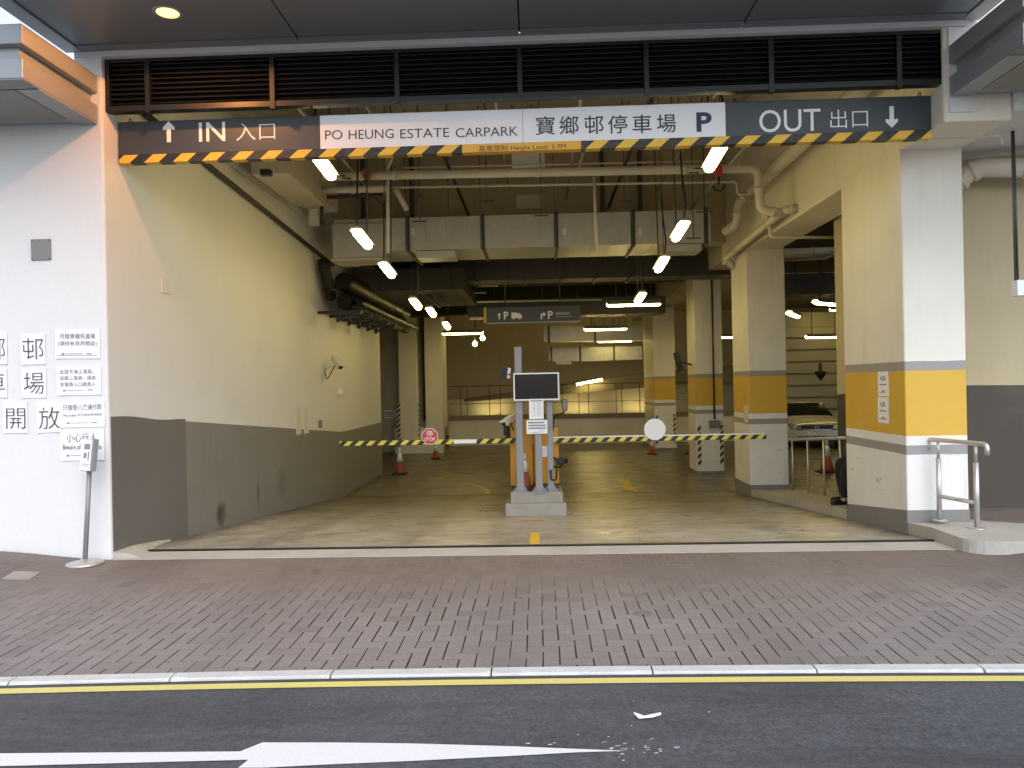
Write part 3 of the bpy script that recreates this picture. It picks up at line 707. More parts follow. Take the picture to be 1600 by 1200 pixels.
# ---------------------------------------------------------------- pillars
PILL = [(7.85, 9.37, .605, 'nearest white pillar with a yellow band and paper notices, beside the steel handrail'),
        (13.6, 14.67, .66, 'second white pillar with a yellow band, behind the right barrier arm tip'),
        (18.2, 19.1, .64, 'third yellow banded pillar with a black cable run down its face'),
        (24.7, 27.0, .68, 'farthest yellow banded pillar, against the low parapet')]
for i, (y0, y1, wd, lab) in enumerate(PILL):
    zb = floorz((y0+y1)/2); zt = 3.9 if i == 0 else 4.0
    t = thing('pillar', lab, 'pillar', (XR+wd/2, y0, floorz(y0)), group='yellow banded pillars along the right lane')
    xo = .0015*i
    MB().box(XR-.006, XR+wd, y0, y1, floorz(y1)-.6, zt).build('shaft', M['pillar'], t, bevel=.015)
    sk = MB()
    if i == 0:
        sk.prism([(y0-.003,-.3),(y1+.003,-.5),(y1+.003,floorz(y1)+.19),(y0-.003,.20)], 'x', XR-.010, XR+wd+.003)
    else:
        hb = .24 if i == 1 else .06
        sk.box(XR-.010, XR+wd+.003, y0-.003, y1+.003, zb-.5, zb+hb)
    sk.build('skirting', M['dado'], t)
    if i >= 2:
        for dx in (.10, wd-.07):
            for (z0, z1) in ((floorz(y0)+.28, floorz(y0)+.95), ):
                pass
        for dx in (.02, wd-.10):
            MB().box(XR+dx, XR+dx+.085, y0-.012, y0-.001, floorz(y0)+.20, floorz(y0)+1.13).build('corner_guard', M['hazardv'], t)
    if i == 2:
        a = P(1112, 440, y0-.03); MB().tube([(a.x, y0-.03, 3.95), (a.x, y0-.03, .62)], .022, 6).build('cable', M['pipedark'], t)
        MB().box(a.x-.13, a.x+.13, y0-.09, y0-.001, .42, .60).build('junction_box', M['plategrey'], t)
# corner guards on the left engaged column
cg = MB()
for px in (623, 652):
    q = P(px, 670, 24.75)
    tag(MB().box(q.x-.055, q.x+.055, 24.76 if px == 623 else 24.9, 24.79 if px == 623 else 24.94, -.35, .98).build('corner_guard', M['hazardv']),
        ('left' if px == 623 else 'right') + ' striped guard strip on the far left column', 'guard strip', 'striped corner guards at the far left')

# ---------------------------------------------------------------- canopies
mc = thing('entrance_canopy', 'dark grey metal canopy overhead with panel joints and an amber downlight', 'canopy', (0, 6.2, 4.72))
ZC = 4.725
CX = [-4.17, -2.12, -.11, 1.89, 3.83]
MB().box(-4.16, 3.82, 5.05, 6.99, ZC+.03, ZC+.26).build('frame', M['canopy_dark'], mc)
for i in range(4):
    MB().box(CX[i]+.007, CX[i+1]-.007, 5.06, 6.865, ZC, ZC+.03-.001).build('soffit_panel', M['canopy'], mc, bevel=.004)
    MB().box(CX[i]+.007, CX[i+1]-.007, 6.872, 6.985, ZC-.012, ZC+.028).build('edge_panel', M['canopy_side'] if 0 else M['canopy'], mc, bevel=.004)
for sx in (-1, 1):
    xe = -4.17 if sx < 0 else 3.83
    MB().box(min(xe, xe+sx*.16), max(xe, xe+sx*.16), 5.0, 6.995, ZC-.015, ZC+.28).build('side_trim', M['canopy_side'], mc, bevel=.006)
dl = PZ(262, 18, ZC)
MB().lathe([(.105,-.012),(.12,-.012),(.125,.0),(.105,.0)], (dl.x, dl.y, ZC), 32).build('downlight_ring', M['canopy_side'], mc)
MB().lathe([(.012,-.030),(.055,-.026),(.085,-.016),(.100,-.004)], (dl.x, dl.y, ZC), 32).build('downlight_lens', M['lens'], mc)
pt = bpy.data.lights.new('downlight', 'SPOT'); pt.energy = 50; pt.color = (1, .38, .09); pt.spot_size = R(168); pt.spot_blend = .12; pt.shadow_soft_size = .05
po = bpy.data.objects.new('downlight', pt); COL.objects.link(po); po.location = (dl.x, dl.y, ZC-.05)

def side_canopy(label, x0, x1, sx):
    xe = x1 if sx < 0 else x0
    t = thing('side_canopy', label, 'canopy', (xe, 6.5, 4.05), group='lower canopies beside the entrance')
    lo, hi = min(x0, x1), max(x0, x1)
    y0 = 5.95
    MB().box(lo, hi, y0, 6.998, 4.33, 4.49).build('top_flange', M['canopy_side'], t, bevel=.006)
    ins = .07
    MB().box(lo if sx < 0 else lo+ins, hi-ins if sx < 0 else hi, y0+ins, 6.998, 4.215, 4.33).build('web', M['canopy_side'], t)
    MB().box(lo, hi, y0, 6.998, 4.055, 4.215).build('bottom_flange', M['canopy_side'], t, bevel=.006)
    q = .20
    k = 0
    xx = lo if sx < 0 else lo+q
    while xx < hi - (q if sx < 0 else 0) - .01:
        xn = min(xx+1.9, hi - (q if sx < 0 else 0))
        MB().box(xx+.006, xn-.006, y0+.20, 6.85, 4.040, 4.0545).build('soffit_panel', M['canopy_soffit'], t, bevel=.003)
        xx = xn
    MB().box(lo, hi, y0+.005, y0+.19, 4.045, 4.0545).build('soffit_border', M['canopy_soffit'], t)
    xa, xb = (hi-q+.008, hi-.003) if sx < 0 else (lo+.003, lo+q-.008)
    MB().box(xa, xb, y0+.20, 6.99, 4.040, 4.0545).build('soffit_border', M['canopy_side'], t)
    return t
side_canopy('grey metal side canopy at upper left, glowing orange from the amber downlight', -9.5, -4.04, -1)
side_canopy('grey metal side canopy at upper right, above the white pillar', 3.72, 9.5, 1)

# ---------------------------------------------------------------- louvre
lv = thing('louvre_grille', 'long black louvre grille with mullions above the hanging sign', 'grille', (0, 7.1, 4.16))
LZ0, LZ1 = 4.18, 4.66
MB().box(XL+.02, XR, 7.135, 7.16, LZ0, LZ1).build('backing', M['black'], lv)
MB().box(XL+.0, XR+.04, 7.05, 7.13, LZ0-.005, LZ0+.045).box(XL, XR+.04, 7.05, 7.13, LZ1-.03, LZ1).box(XL, XL+.04, 7.05, 7.13, LZ0+.045, LZ1-.03).box(XR, XR+.04, 7.05, 7.13, LZ0+.045, LZ1-.03).build('frame', M['louver'], lv)
sm = MB()
for i in range(9):
    z = LZ0 + .065 + i*.046
    sm.prism([(7.06, z), (7.065, z-.006), (7.125, z+.028), (7.12, z+.034)], 'x', XL+.04, XR)
sm.build('slats', M['louver'], lv)
for px in (230, 425, 620, 812, 1010, 1205, 1405):
    a = P(px, 110, 7.05); MB().box(a.x-.022, a.x+.022, 7.04, 7.10, LZ0-.03, LZ1-.03).build('mullion', M['louver'], lv)

# ---------------------------------------------------------------- hanging sign
SY = 7.24
SX0, SX1 = P(185, 200, SY).x, P(1455, 190, SY).x
SZ0, SZ1 = P(820, 235.5, SY).z, P(820, 170, SY).z
sg = thing('hanging_sign', 'long overhead car park sign reading IN and OUT with a striped height limit edge', 'sign', ((SX0+SX1)/2, SY, SZ0))
XA, XB = P(500, 200, SY).x, P(1134, 190, SY).x
XM = P(817, 200, SY).x
ST = SZ0 + .077
MB().box(SX0, XA-.002, SY, SY+.09, ST, SZ1).build('in_panel', M['signdark'], sg, bevel=.003)
MB().box(XA, XM-.0015, SY-.001, SY+.09, ST, SZ1).box(XM+.0015, XB-.002, SY-.001, SY+.09, ST, SZ1).build('name_panel', M['signwhite'], sg, bevel=.002)
MB().box(XB, SX1, SY, SY+.09, ST, SZ1).build('out_panel', M['signdark'], sg, bevel=.003)
hx0, hx1 = P(722, 232, SY).x, P(908, 230, SY).x
hz = MB().box(SX0, hx0, SY-.002, SY+.092, SZ0, ST-.001).box(hx1, SX1, SY-.002, SY+.092, SZ0, ST-.001)
hz.build('hazard_edge', M['hazard'], sg)
MB().box(hx0+.0005, hx1-.0005, SY-.002, SY+.092, SZ0, ST-.001).build('height_limit_strip', M['signyellow'], sg)
O = Vector((0, SY, 0)); UX, UZ = (1, 0, 0), (0, 0, 1)
def sgx(px, py=200): return P(px, py, SY).x
def sgz(px, py): return P(px, py, SY).z
def st(mat, body, px0, py0, px1, py1, bold=0, proud=.003):
    mb = MB(); put_text(mb, body, O, UX, UZ, sgx(px0, (py0+py1)/2), sgx(px1, (py0+py1)/2), sgz((px0+px1)/2, py1), sgz((px0+px1)/2, py0), bold, proud)
    mb.build('lettering', M[mat], sg)
st('letterwhite', 'IN', 311, 191, 352, 221, .004); st('letterwhite', '入口', 369, 192, 430, 219, -.008)
st('letterwhite', 'OUT', 1186, 171, 1282, 206, .002); st('letterwhite', '出口', 1297, 171, 1356, 200, -.008)
def arrow(px, py, up, L=.20, w=.055):
    mb = MB(); c = P(px, py, SY); s_ = 1 if up else -1
    poly = [(-.020,-L/2),(.020,-L/2),(.020,L/2-.075),(w,L/2-.085),(w,L/2-.055),(0,L/2),(-w,L/2-.055),(-w,L/2-.085),(-.020,L/2-.075)]
    mb.prism([(c.x+a_, c.z+s_*b2) for a_, b2 in poly], 'y', SY-.005, SY-.0025); mb.build('arrow', M['letterwhite'], sg)
arrow(264, 206, True); arrow(1393, 183, False)
for wd_, p0_, p1_ in (('PO', 508, 535), ('HEUNG', 545, 615), ('ESTATE', 625.5, 702), ('CARPARK', 712, 809)):
    dy_ = -(p0_+p1_-1317)/2*.019
    st('letterdark', wd_, p0_, 201+dy_, p1_, 215.5+dy_, -.004, .004)
for ch, px in zip('寶鄉邨停車場', (852, 889, 928, 965, 1003, 1041)):
    st('letterdark', ch, px-15, 196-(px-852)*.0185-14, px+15, 196-(px-852)*.0185+15, .004, .004)
st('letterblue', 'P', 1088, 175.5, 1112, 206, .030, .004)
st('letterbrown', '高度限制 Height Limit: 3.7M', 748, 226, 884, 236.5, .001, .005)
def chain(px, two=False):
    a = P(px, 160, SY+.05); c = MB(); z = LZ0; k = 0
    while z > SZ1 - .01:
        cyc = [(.012*math.cos(t), .022*math.sin(t)) for t in [R(45*i) for i in range(9)]]
        pts = [(a.x + (u_ if k % 2 == 0 else 0), SY+.05 + (0 if k % 2 == 0 else u_), z + v_ - .012) for u_, v_ in cyc]
        c.tube(pts, .005, 6, cap=False); z -= .032; k += 1
    c.build('chain', M['rod'], sg)
for px in (203, 487, 514, 800, 830, 1113, 1148, 1437): chain(px)

# ---------------------------------------------------------------- papers on the left wall
def paper(name, label, px0, py0, px1, py1, lines, tilt=0, group='paper notices on the white wall', Y=6.996, sheet='paper', extra=None):
    a, b_ = P(px0, py1, Y), P(px1, py0, Y)
    cx, cz = (a.x+b_.x)/2, (a.z+b_.z)/2; w_, h_ = b_.x-a.x, b_.z-a.z
    t = thing(name, label, 'notice', (cx, Y, cz), group=group)
    t.rotation_euler = (0, R(tilt), 0)
    # slightly curled sheet
    sh_ = MB(); nxx = 6
    vv = []
    for j in range(2):
        for i in range(nxx+1):
            u_ = i/nxx
            vv.append((w_*(u_-.5), -.004 - .006*abs(u_-.5)**2*4*random.uniform(.6, 1.2), h_*(j-.5)))
    nv = len(vv); vv += [(q[0], 0, q[2]) for q in vv]
    fs = [(i, i+1, nxx+2+i, nxx+1+i) for i in range(nxx)]
    fs += [(i, nv+i, nv+i+1, i+1) for i in range(nxx)] + [(nxx+1+i, nxx+2+i, nv+nxx+2+i, nv+nxx+1+i) for i in range(nxx)]
    fs += [(0, nxx+1, nv+nxx+1, nv), (nxx, nv+nxx, nv+2*nxx+1, 2*nxx+1)]
    sh_.add(vv, fs); sh_.build('sheet', M[sheet], t, local=True)
    ink = MB(); gi = MB(); ng = 0
    for (body, x0, z0, x1, z1, bold) in lines:
        tgt = ink if bold >= 0 else gi
        if body == '-':
            gi.box(-w_/2+x0*w_, -w_/2+x1*w_, -.0125, -.0115, h_/2-z1*h_, h_/2-z0*h_); ng += 1
        else:
            ink = MB(); put_text(ink, body, Vector((0, -.0105, 0)), UX, UZ, -w_/2+x0*w_, -w_/2+x1*w_, h_/2-z1*h_, h_/2-z0*h_, bold, .002); ink.build('print', M['ink'], t, local=True)
    if ng: gi.build('fine_print', M['inkgrey'], t, local=True)
    return t
big = 'large single character sheets on the white wall'
paper('wall_notice', 'white sheet with the character 邨 left of the monthly parking notice', 34, 521, 71, 570, [('邨', .07, .14, .93, .84, -.012)], group=big)
paper('wall_notice', 'white sheet with the character 場 below the 邨 sheet', 35, 575, 72, 622, [('場', .10, .14, .93, .86, -.012)], group=big)
paper('wall_notice', 'white sheet with the character 開 in the lowest row of large characters', 7, 628, 43, 677, [('開', .12, .20, .93, .86, -.012)], tilt=.5, group=big)
paper('wall_notice', 'white sheet with the character 放 next to the notice about accepted payment', 59, 627, 95, 676, [('放', .08, .18, .97, .88, -.012)], tilt=-.8, group=big)
paper('wall_notice', 'white sheet with the character 鄉 cut by the left picture edge', -24, 521, 11, 570, [('鄉', .07, .14, .93, .84, -.012)], group=big)
paper('wall_notice', 'white sheet with the character 車 cut by the left picture edge', -24, 575, 11, 622, [('車', .07, .14, .93, .84, -.012)], group=big)
foot = [('-', .14, .80, .20, .86, -1), ('-', .22, .82, .62, .835, -1), ('-', .70, .81, .82, .84, -1)]
paper('wall_notice', 'white notice 月租車優先進場, the topmost of the small notices', 88, 514, 156, 561, [('月租車優先進場', .10, .14, .90, .32, -.004), ('(須持有效月租証)', .06, .40, .94, .58, -.004), ('-', .05, .88, .95, .895, -1)] + foot, tilt=1.0)
paper('wall_notice', 'white notice 此層不准上落貨, second of the small notices', 90, 572, 158, 618, [('此層不准上落貨。', .08, .10, .84, .25, -.004), ('如需上落貨，請由', .08, .32, .88, .47, -.004), ('安富路入口處進入', .08, .54, .88, .69, -.004)] + foot)
paper('wall_notice', 'white notice 只接受八達通付款 about payment, third of the small notices', 96, 626, 164, 668, [('只接受八達通付款', .06, .12, .94, .34, -.004), ('Only accepts OCTOPUS PAYMENT', .05, .48, .95, .60, 0)] + foot, tilt=-.4)
paper('wall_notice', 'white notice 小心行人 Beware of Pedestrians behind the stand sign', 96, 670, 163, 720, [('小心行人', .14, .12, .84, .40, -.006), ('Beware of Pedestrians', .06, .48, .94, .64, 0)] + foot)

# utility cover in the pavement
q = PZ(34, 893, .05); zc = pavez(q.x, q.y)
uc = MB(); rq = Matrix.Rotation(R(12), 3, 'Z')
vs_ = [Vector((a_*.105, b2*.105, 0)) for a_, b2 in ((-1,-1),(1,-1),(1,1),(-1,1))]
vs_ = [rq @ v_ + Vector((q.x, q.y, 0)) for v_ in vs_]
uc.add([Vector((v_.x, v_.y, pavez(v_.x, v_.y)+.006)) for v_ in vs_] + [Vector((v_.x, v_.y, pavez(v_.x, v_.y)-.05)) for v_ in vs_], [(0,1,2,3),(0,4,5,1),(1,5,6,2),(2,6,7,3),(3,7,4,0)])
tag(uc.build('utility_cover', M['island']), 'small pale square utility cover in the brick pavement at the far left', 'cover')
# cover plates
q = P(64, 390, 6.99)
cp = thing('cover_plate', 'square grey metal cover plate screwed high on the white wall', 'cover plate', (q.x, 6.99, q.z))
MB().box(q.x-.093, q.x+.093, 6.985, 6.999, q.z-.098, q.z+.098).build('plate', M['plategrey'], cp, bevel=.003)
sc_ = MB()
for dx in (-.08, .08):
    for dz in (-.085, .085): sc_.tube([(q.x+dx, 6.980, q.z+dz), (q.x+dx, 6.986, q.z+dz)], .006, 8)
sc_.build('screws', M['rod'], cp)
q = PX(259, 448, XL)
tag(MB().box(XL-.01, XL+.012, q.y-.10, q.y+.10, q.z-.075, q.z+.075).build('cover_plate', M['paperdull'], bevel=.004), 'small faded cover plate on the inner side of the entrance wall', 'cover plate')
for (px, py, lab) in ((466, 658, 'small pale paper notice on the inner left wall, left of two'), (478, 657, 'small pale paper notice on the inner left wall, right of two')):
    q = PX(px, py, XL); tag(MB().box(XL-.01, XL+.007, q.y-.13, q.y+.13, q.z-.22, q.z+.22).build('wall_notice', M['paperdull']), lab, 'notice', 'faded notices on the inner left wall')
q = PX(531, 612, XL); tag(MB().box(XL-.01, XL+.06, q.y-.08, q.y+.08, q.z-.07, q.z+.07).build('socket_box', M['cream'], bevel=.01), 'small cream socket box on the left wall below the security camera', 'box')
q = PX(500, 661, XL); tag(MB().box(XL-.01, XL+.012, q.y-.12, q.y+.12, q.z-.09, q.z+.05).build('cover_plate', M['dado'], bevel=.004), 'small grey plate on the left wall above the grey band', 'cover plate')
# arrow notice on the far left wall
q = P(611, 647, 25.57)
an = thing('arrow_notice', 'white arrow shaped direction notice on the far left wall', 'notice', (q.x, 25.57, q.z))
MB().prism([(q.x-.22, q.z-.14), (q.x+.14, q.z-.14), (q.x+.24, q.z), (q.x+.14, q.z+.14), (q.x-.22, q.z+.14)], 'y', 25.57, 25.59).build('sheet', M['paper'], an)
MB().box(q.x-.19, q.x+.10, 25.562, 25.568, q.z+.05, q.z+.075).box(q.x-.19, q.x+.10, 25.562, 25.568, q.z-.01, q.z+.015).box(q.x-.19, q.x+.10, 25.562, 25.568, q.z-.08, q.z-.055).build('print', M['ink'], an)

# ---------------------------------------------------------------- sign stand on the pavement
bs = PZ(132, 886, .02); base = Vector((bs.x, 6.80, pavez(bs.x, 6.80)))
bx = P(133, 884, 6.80).x; base.x = bx
ss = thing('sign_stand', 'grey sign stand with round base and tilted board in front of the white wall', 'sign stand', tuple(base))
MB().lathe([(.155,0),(.16,.006),(.155,.018),(.06,.030),(.035,.05)], tuple(base), 32).build('base', M['steel'], ss)
tp = P(142, 737, 6.80)
MB().tube([tuple(base+Vector((0,0,.03))), (tp.x-.01, 6.80, tp.z+.05)], .021, 12).build('pole', M['greymetal'], ss)
c = P(140, 711, 6.78); rot = Matrix.Rotation(R(-26), 3, 'Z') @ Matrix.Rotation(R(-7), 3, 'X')
def bq(u_, d_, v_): return c + rot @ Vector((u_, d_, v_))
MB().cbox(c, (.165, .045, .29), rot).build('board', M['greymetal'], ss, bevel=.003)
MB().cbox(bq(-.012, -.026, 0), (.145, .004, .28), rot).build('sheet', M['paper'], ss)
pr = MB()
for (u0, u1, v0, v1) in ((-.04,.04,.05,.10), (-.04,.0,-.03,.02), (.02,.035,-.05,.03), (-.05,.05,-.085,-.08), (-.05,.03,-.10,-.096)):
    pr.cbox(bq((u0+u1)/2, -.0292, (v0+v1)/2), (u1-u0, .002, v1-v0), rot)
pr.build('print', M['inkgrey'], ss)

# ---------------------------------------------------------------- traffic island with barriers
ISY = 10.45
il = P(789, 806, ISY).x; ir = P(886, 806, ISY).x
isl = thing('traffic_island', 'pale concrete traffic island block in the middle of the ramp', 'traffic island', ((il+ir)/2, ISY, floorz(ISY)))
MB().prism([(ISY, floorz(ISY)-.1), (12.3, floorz(12.3)-.1), (12.3, floorz(12.3)+.17), (ISY+.04, floorz(ISY)+.165)], 'x', il, ir).build('lower_step', M['island'], isl, bevel=.03, seg=3)
u0, u1 = P(798, 790, ISY+.15).x, P(880, 790, ISY+.15).x
MB().prism([(ISY+.15, floorz(ISY)), (12.2, floorz(12.2)), (12.2, floorz(12.2)+.36), (ISY+.16, floorz(ISY)+.30)], 'x', u0, u1).build('upper_step', M['island'], isl, bevel=.015)
IZ = floorz(ISY) + .30
def post(name, label, px, ptop, Y, w_, parent=None):
    a = P(px, ptop, Y)
    t = thing(name, label, 'post', (a.x, Y, IZ), group='grey posts on the traffic island')
    MB().box(a.x-w_/2, a.x+w_/2, Y-w_/2, Y+w_/2, IZ+.01, a.z).build('shaft', M['greymetal'], t, bevel=.008)
    MB().box(a.x-w_/2-.055, a.x+w_/2+.055, Y-w_/2-.03, Y+w_/2+.03, IZ-.01, IZ+.012).build('base_plate', M['greymetal'], t)
    g_ = MB()
    for d in (-1, 1):
        g_.prism([(a.x+d*w_/2, IZ+.012), (a.x+d*(w_/2+.045), IZ+.012), (a.x+d*w_/2, IZ+.09)], 'y', Y-.004, Y+.004)
    g_.build('gusset', M['greymetal'], t)
    return t, a
p1, a1 = post('steel_post', 'tall grey post on the island rising above the dark display', 809, 542, 10.72, .10)
p2, a2 = post('steel_post', 'middle grey post on the island carrying the two notices', 840, 622, 10.66, .095)
p3, a3 = post('steel_post', 'grey post on the island with a conduit and hooked black cable', 858, 618, 10.74, .085)
# conduit + cable on the third post
cx = a3.x
MB().box(cx-.035, cx+.035, 10.66, 10.695, IZ+.30, IZ+.62).build('conduit', M['greymetal'], p3)
MB().tube(fillet([(cx+.0, 10.67, IZ+.30), (cx+.005, 10.66, IZ+.16), (cx+.075, 10.66, IZ+.15), (cx+.09, 10.66, IZ+.40), (cx+.05, 10.69, IZ+.47)], .06), .013, 8).build('cable', M['black'], p3)
# display
dq = P(838, 604, 10.62)
dsp = thing('display_board', 'dark blank electronic display in a thin white frame on the island posts', 'display', tuple(dq))
hw, hh = .315, .19
MB().box(dq.x-hw, dq.x+hw, 10.60, 10.655, dq.z-hh, dq.z+hh).build('casing', M['greymetal'], dsp, bevel=.006)
MB().box(dq.x-hw+.018, dq.x+hw-.018, 10.594, 10.5995, dq.z-hh+.02, dq.z+hh-.02).build('screen', M['screen'], dsp)
fr = MB(); e = .018
fr.box(dq.x-hw, dq.x+hw, 10.588, 10.5995, dq.z+hh-e, dq.z+hh).box(dq.x-hw, dq.x+hw, 10.588, 10.5995, dq.z-hh, dq.z-hh+e)
fr.box(dq.x-hw, dq.x-hw+e, 10.588, 10.5995, dq.z-hh+e, dq.z+hh-e).box(dq.x+hw-e, dq.x+hw, 10.588, 10.5995, dq.z-hh+e, dq.z+hh-e)
fr.build('frame', M['letterwhite'], dsp)
# notices on the middle post
isg = 'paper notices on the traffic island'
ln = [('-', .12, .07, .88, .12, -1)] + [('-', .30, .20+.085*i, .42, .215+.085*i, -1) for i in range(8)] + [('-', .55, .20+.085*i, .85, .21+.085*i, -1) for i in range(8)]
paper('post_notice', 'tall white price list notice under the dark display', 827, 623, 849, 655, ln, group=isg, Y=10.60)
ln = [('-', .08, .12, .34, .24, -1), ('-', .36, .13, .85, .23, -1), ('-', .08, .34, .92, .44, -1), ('-', .08, .54, .92, .64, -1), ('-', .60, .76, .90, .78, -1), ('-', .22, .87, .70, .90, -1)]
paper('post_notice', 'wider white notice on the middle post, lower of the two', 823, 656, 855, 678, ln, group=isg, Y=10.59)
# barrier machines
def barrier(label, x0, x1, Y, ztop, armz, side, xtip):
    t = thing('barrier_gate', label, 'barrier', ((x0+x1)/2, Y, IZ), group='striped barriers on the traffic island')
    MB().box(x0, x1, Y, Y+.36, IZ+.02, ztop).build('cabinet', M['orange'], t, bevel=.015, seg=3)
    MB().box(x0+.03, x1-.03, Y-.006, Y-.001, IZ+.10, ztop-.12).build('door', M['orange'], t, bevel=.003)
    MB().box(x0-.015, x1+.015, Y-.01, Y+.37, IZ, IZ+.02).build('base_frame', M['pipedark'], t)
    return t
bz = IZ + 1.02
xa, xb = P(797, 700, 11.15).x, P(832, 700, 11.15).x
xc, xd = P(834, 700, 11.35).x, P(873, 700, 11.35).x
b1 = barrier('orange barrier machine with its striped arm closing the left lane', xa, xb, 11.12, P(810, 656, 11.12).z, 0, -1, 0)
b2 = barrier('orange barrier machine with its striped arm closing the right lane', xc, xd, 11.30, P(860, 668, 11.3).z, 0, 1, 0)
# left arm
AY = 11.05
zt = P(660, 691, AY).z
al, ar_ = P(531, 694, AY).x, P(797, 690, AY).x
s1, s2 = P(709, 690, AY).x, P(745, 690, AY).x
def armseg(x0, x1, mat, par, Y, z, hh=.034, nm='arm'):
    return MB().box(x0, x1, Y-.03, Y+.03, z-hh, z+hh).build(nm, mat, par, bevel=.008)
armseg(al, s1, M['arm'], b1, AY, zt)
armseg(s1+.001, s2-.001, M['letterwhite'], b1, AY, zt, .028, 'arm_sleeve')
armseg(s2, ar_+.1, M['arm'], b1, AY, zt)
MB().box(xa-.06, xa-.005, 11.06, 11.30, zt-.02, zt+.20).build('arm_bracket', M['black'], b1, bevel=.01)
MB().box(xa-.085, xa-.03, 11.00, 11.10, zt+.08, zt+.22).build('hinge', M['black'], b1, bevel=.02)
# octagonal stop disc fixed on the left arm
sq = P(671.5, 682, AY-.05); rr = .125
octo = lambda r_: [(sq.x + r_*math.cos(R(22.5+45*i)), sq.z + r_*math.sin(R(22.5+45*i))) for i in range(8)]
stp = MB().prism(octo(rr), 'y', AY-.045, AY-.035).build('stop_plate', M['letterwhite'], b1)
MB().prism(octo(rr*.93), 'y', AY-.048, AY-.0455).build('red_face', M['stopred'], stp)
tx = MB(); put_text(tx, '停', Vector((sq.x, AY-.048, sq.z)), UX, UZ, -.048, .048, 0, .085, .0, .002)
tx.build('lettering', M['letterwhite'], stp); tx = MB(); put_text(tx, 'STOP', Vector((sq.x, AY-.048, sq.z)), UX, UZ, -.075, .075, -.065, -.015, .01, .002); tx.build('lettering', M['letterwhite'], stp)
# right arm
zt2 = P(1030, 685, 11.22).z
rl0, rl1 = P(862, 687, 11.22).x, P(1197, 682, 11.22).x
armseg(rl0, rl1, M['arm'], b2, 11.22, zt2)
MB().box(rl0, rl1-.02, 11.185, 11.255, zt2+.035, zt2+.050).build('arm_cap', M['letterwhite'], b2)
wq = P(1023.5, 671, 11.15)
MB().tube([(wq.x, 11.17, wq.z), (wq.x, 11.185, wq.z)], .155, 32).build('round_plate', M['letterwhite'], b2)
MB().box(wq.x-.03, wq.x+.03, 11.185, 11.19, wq.z-.18, wq.z-.05).build('plate_bracket', M['rod'], b2)
MB().box(xd-.03, xd+.012, 11.28, 11.296, zt2-.06, zt2+.06).build('arm_bracket', M['greymetal'], b2)
# label on the second cabinet
MB().box(xc+.12, xc+.22, 11.288, 11.2935, IZ+.42, IZ+.58).build('sticker', M['paper'], b2)
# camera on the island: white body above the left cabinet
def cctv(label, base, body_c, rz, tilt, wall=None, scale=1.0):
    t = thing('security_camera', label, 'security camera', tuple(base), group='security cameras')
    rot = Matrix.Rotation(rz, 3, 'Z') @ Matrix.Rotation(tilt, 3, 'X')
    c = Vector(body_c)
    MB().cbox(c, (.085*scale, .26*scale, .08*scale), rot).build('body', M['pipe'], t, bevel=.012)
    MB().cbox(c + rot @ Vector((0, -.02*scale, .05*scale)), (.11*scale, .32*scale, .012*scale), rot).build('sunshield', M['pipe'], t, bevel=.003)
    MB().cbox(c + rot @ Vector((0, -.135*scale, 0)), (.075*scale, .02*scale, .07*scale), rot).build('lens', M['black'], t, bevel=.004)
    MB().tube([tuple(base), tuple(c)], .016*scale, 8).build('bracket', M['pipe'], t)
    MB().tube(fillet([tuple(base), tuple(Vector(base)+Vector((.05,-.03,-.18*scale))), tuple((Vector(base)+c)/2+Vector((0,-.02,-.12*scale))), tuple(c)], .1), .009*scale, 6).build('cable', M['black'], t)
    return t
q = PX(507, 578, XL)
cctv('pale security camera on a wall bracket on the left inner wall', (XL, q.y, q.z), (XL+.24, q.y-.02, q.z+.13), R(52), R(36), scale=1.1)
q = P(798, 655, 11.2)
cctv('pale security camera angled left on top of the island cabinet', (q.x+.09, 11.3, q.z-.12), (q.x-.01, 10.98, q.z+.0), R(-48), R(26), scale=.9)
# intercom arm on the right of the island
ig = thing('card_reader', 'black card reader arm on the right side of the island cabinet', 'card reader', (xd, 11.2, IZ+.5))
q = P(878, 720, 11.15)
MB().cbox((q.x-.02, 11.12, q.z), (.12, .16, .085)).build('reader', M['black'], ig, bevel=.015)
MB().cbox((q.x+.06, 11.10, q.z+.005), (.045, .12, .06)).build('hood', M['blackgloss'], ig, bevel=.01)
MB().tube(fillet([(q.x-.13, 11.2, q.z-.09), (q.x-.02, 11.12, q.z-.09), (q.x, 11.12, q.z-.02)], .04), .014, 8).build('bracket', M['black'], ig)
iq = P(882, 633, 11.0)
ic = thing('intercom', 'small round cornered intercom on a bent black pipe beside the display', 'intercom', (iq.x, 11.0, iq.z))
MB().box(iq.x-.042, iq.x+.042, 10.97, 11.04, iq.z-.09, iq.z+.09).build('case', M['plategrey'], ic, bevel=.028, seg=4)
MB().tube(fillet([(iq.x, 11.06, iq.z+.02), (iq.x, 11.06, iq.z-.12), (iq.x-.15, 11.06, iq.z-.14), (iq.x-.17, 11.05, iq.z-.38), (iq.x-.24, 11.0, iq.z-.20)], .05), .012, 8).build('pipe', M['black'], ic)
# loudspeaker box left of the tall post
q = P(790, 583, 11.4)
sp_o = thing('speaker_box', 'small dark and white tilted speaker box left of the tall island post', 'speaker', (q.x, 11.4, q.z))
rt = Matrix.Rotation(R(8), 3, 'Y')
MB().cbox((q.x-.02, 11.4, q.z), (.095, .10, .16), rt).build('front', M['black'], sp_o)
MB().cbox((q.x+.045, 11.41, q.z), (.05, .11, .155), rt).build('side', M['paper'], sp_o)
MB().cbox((q.x+.10, 11.30, q.z-.02), (.13, .02, .02)).build('bracket', M['rod'], sp_o)

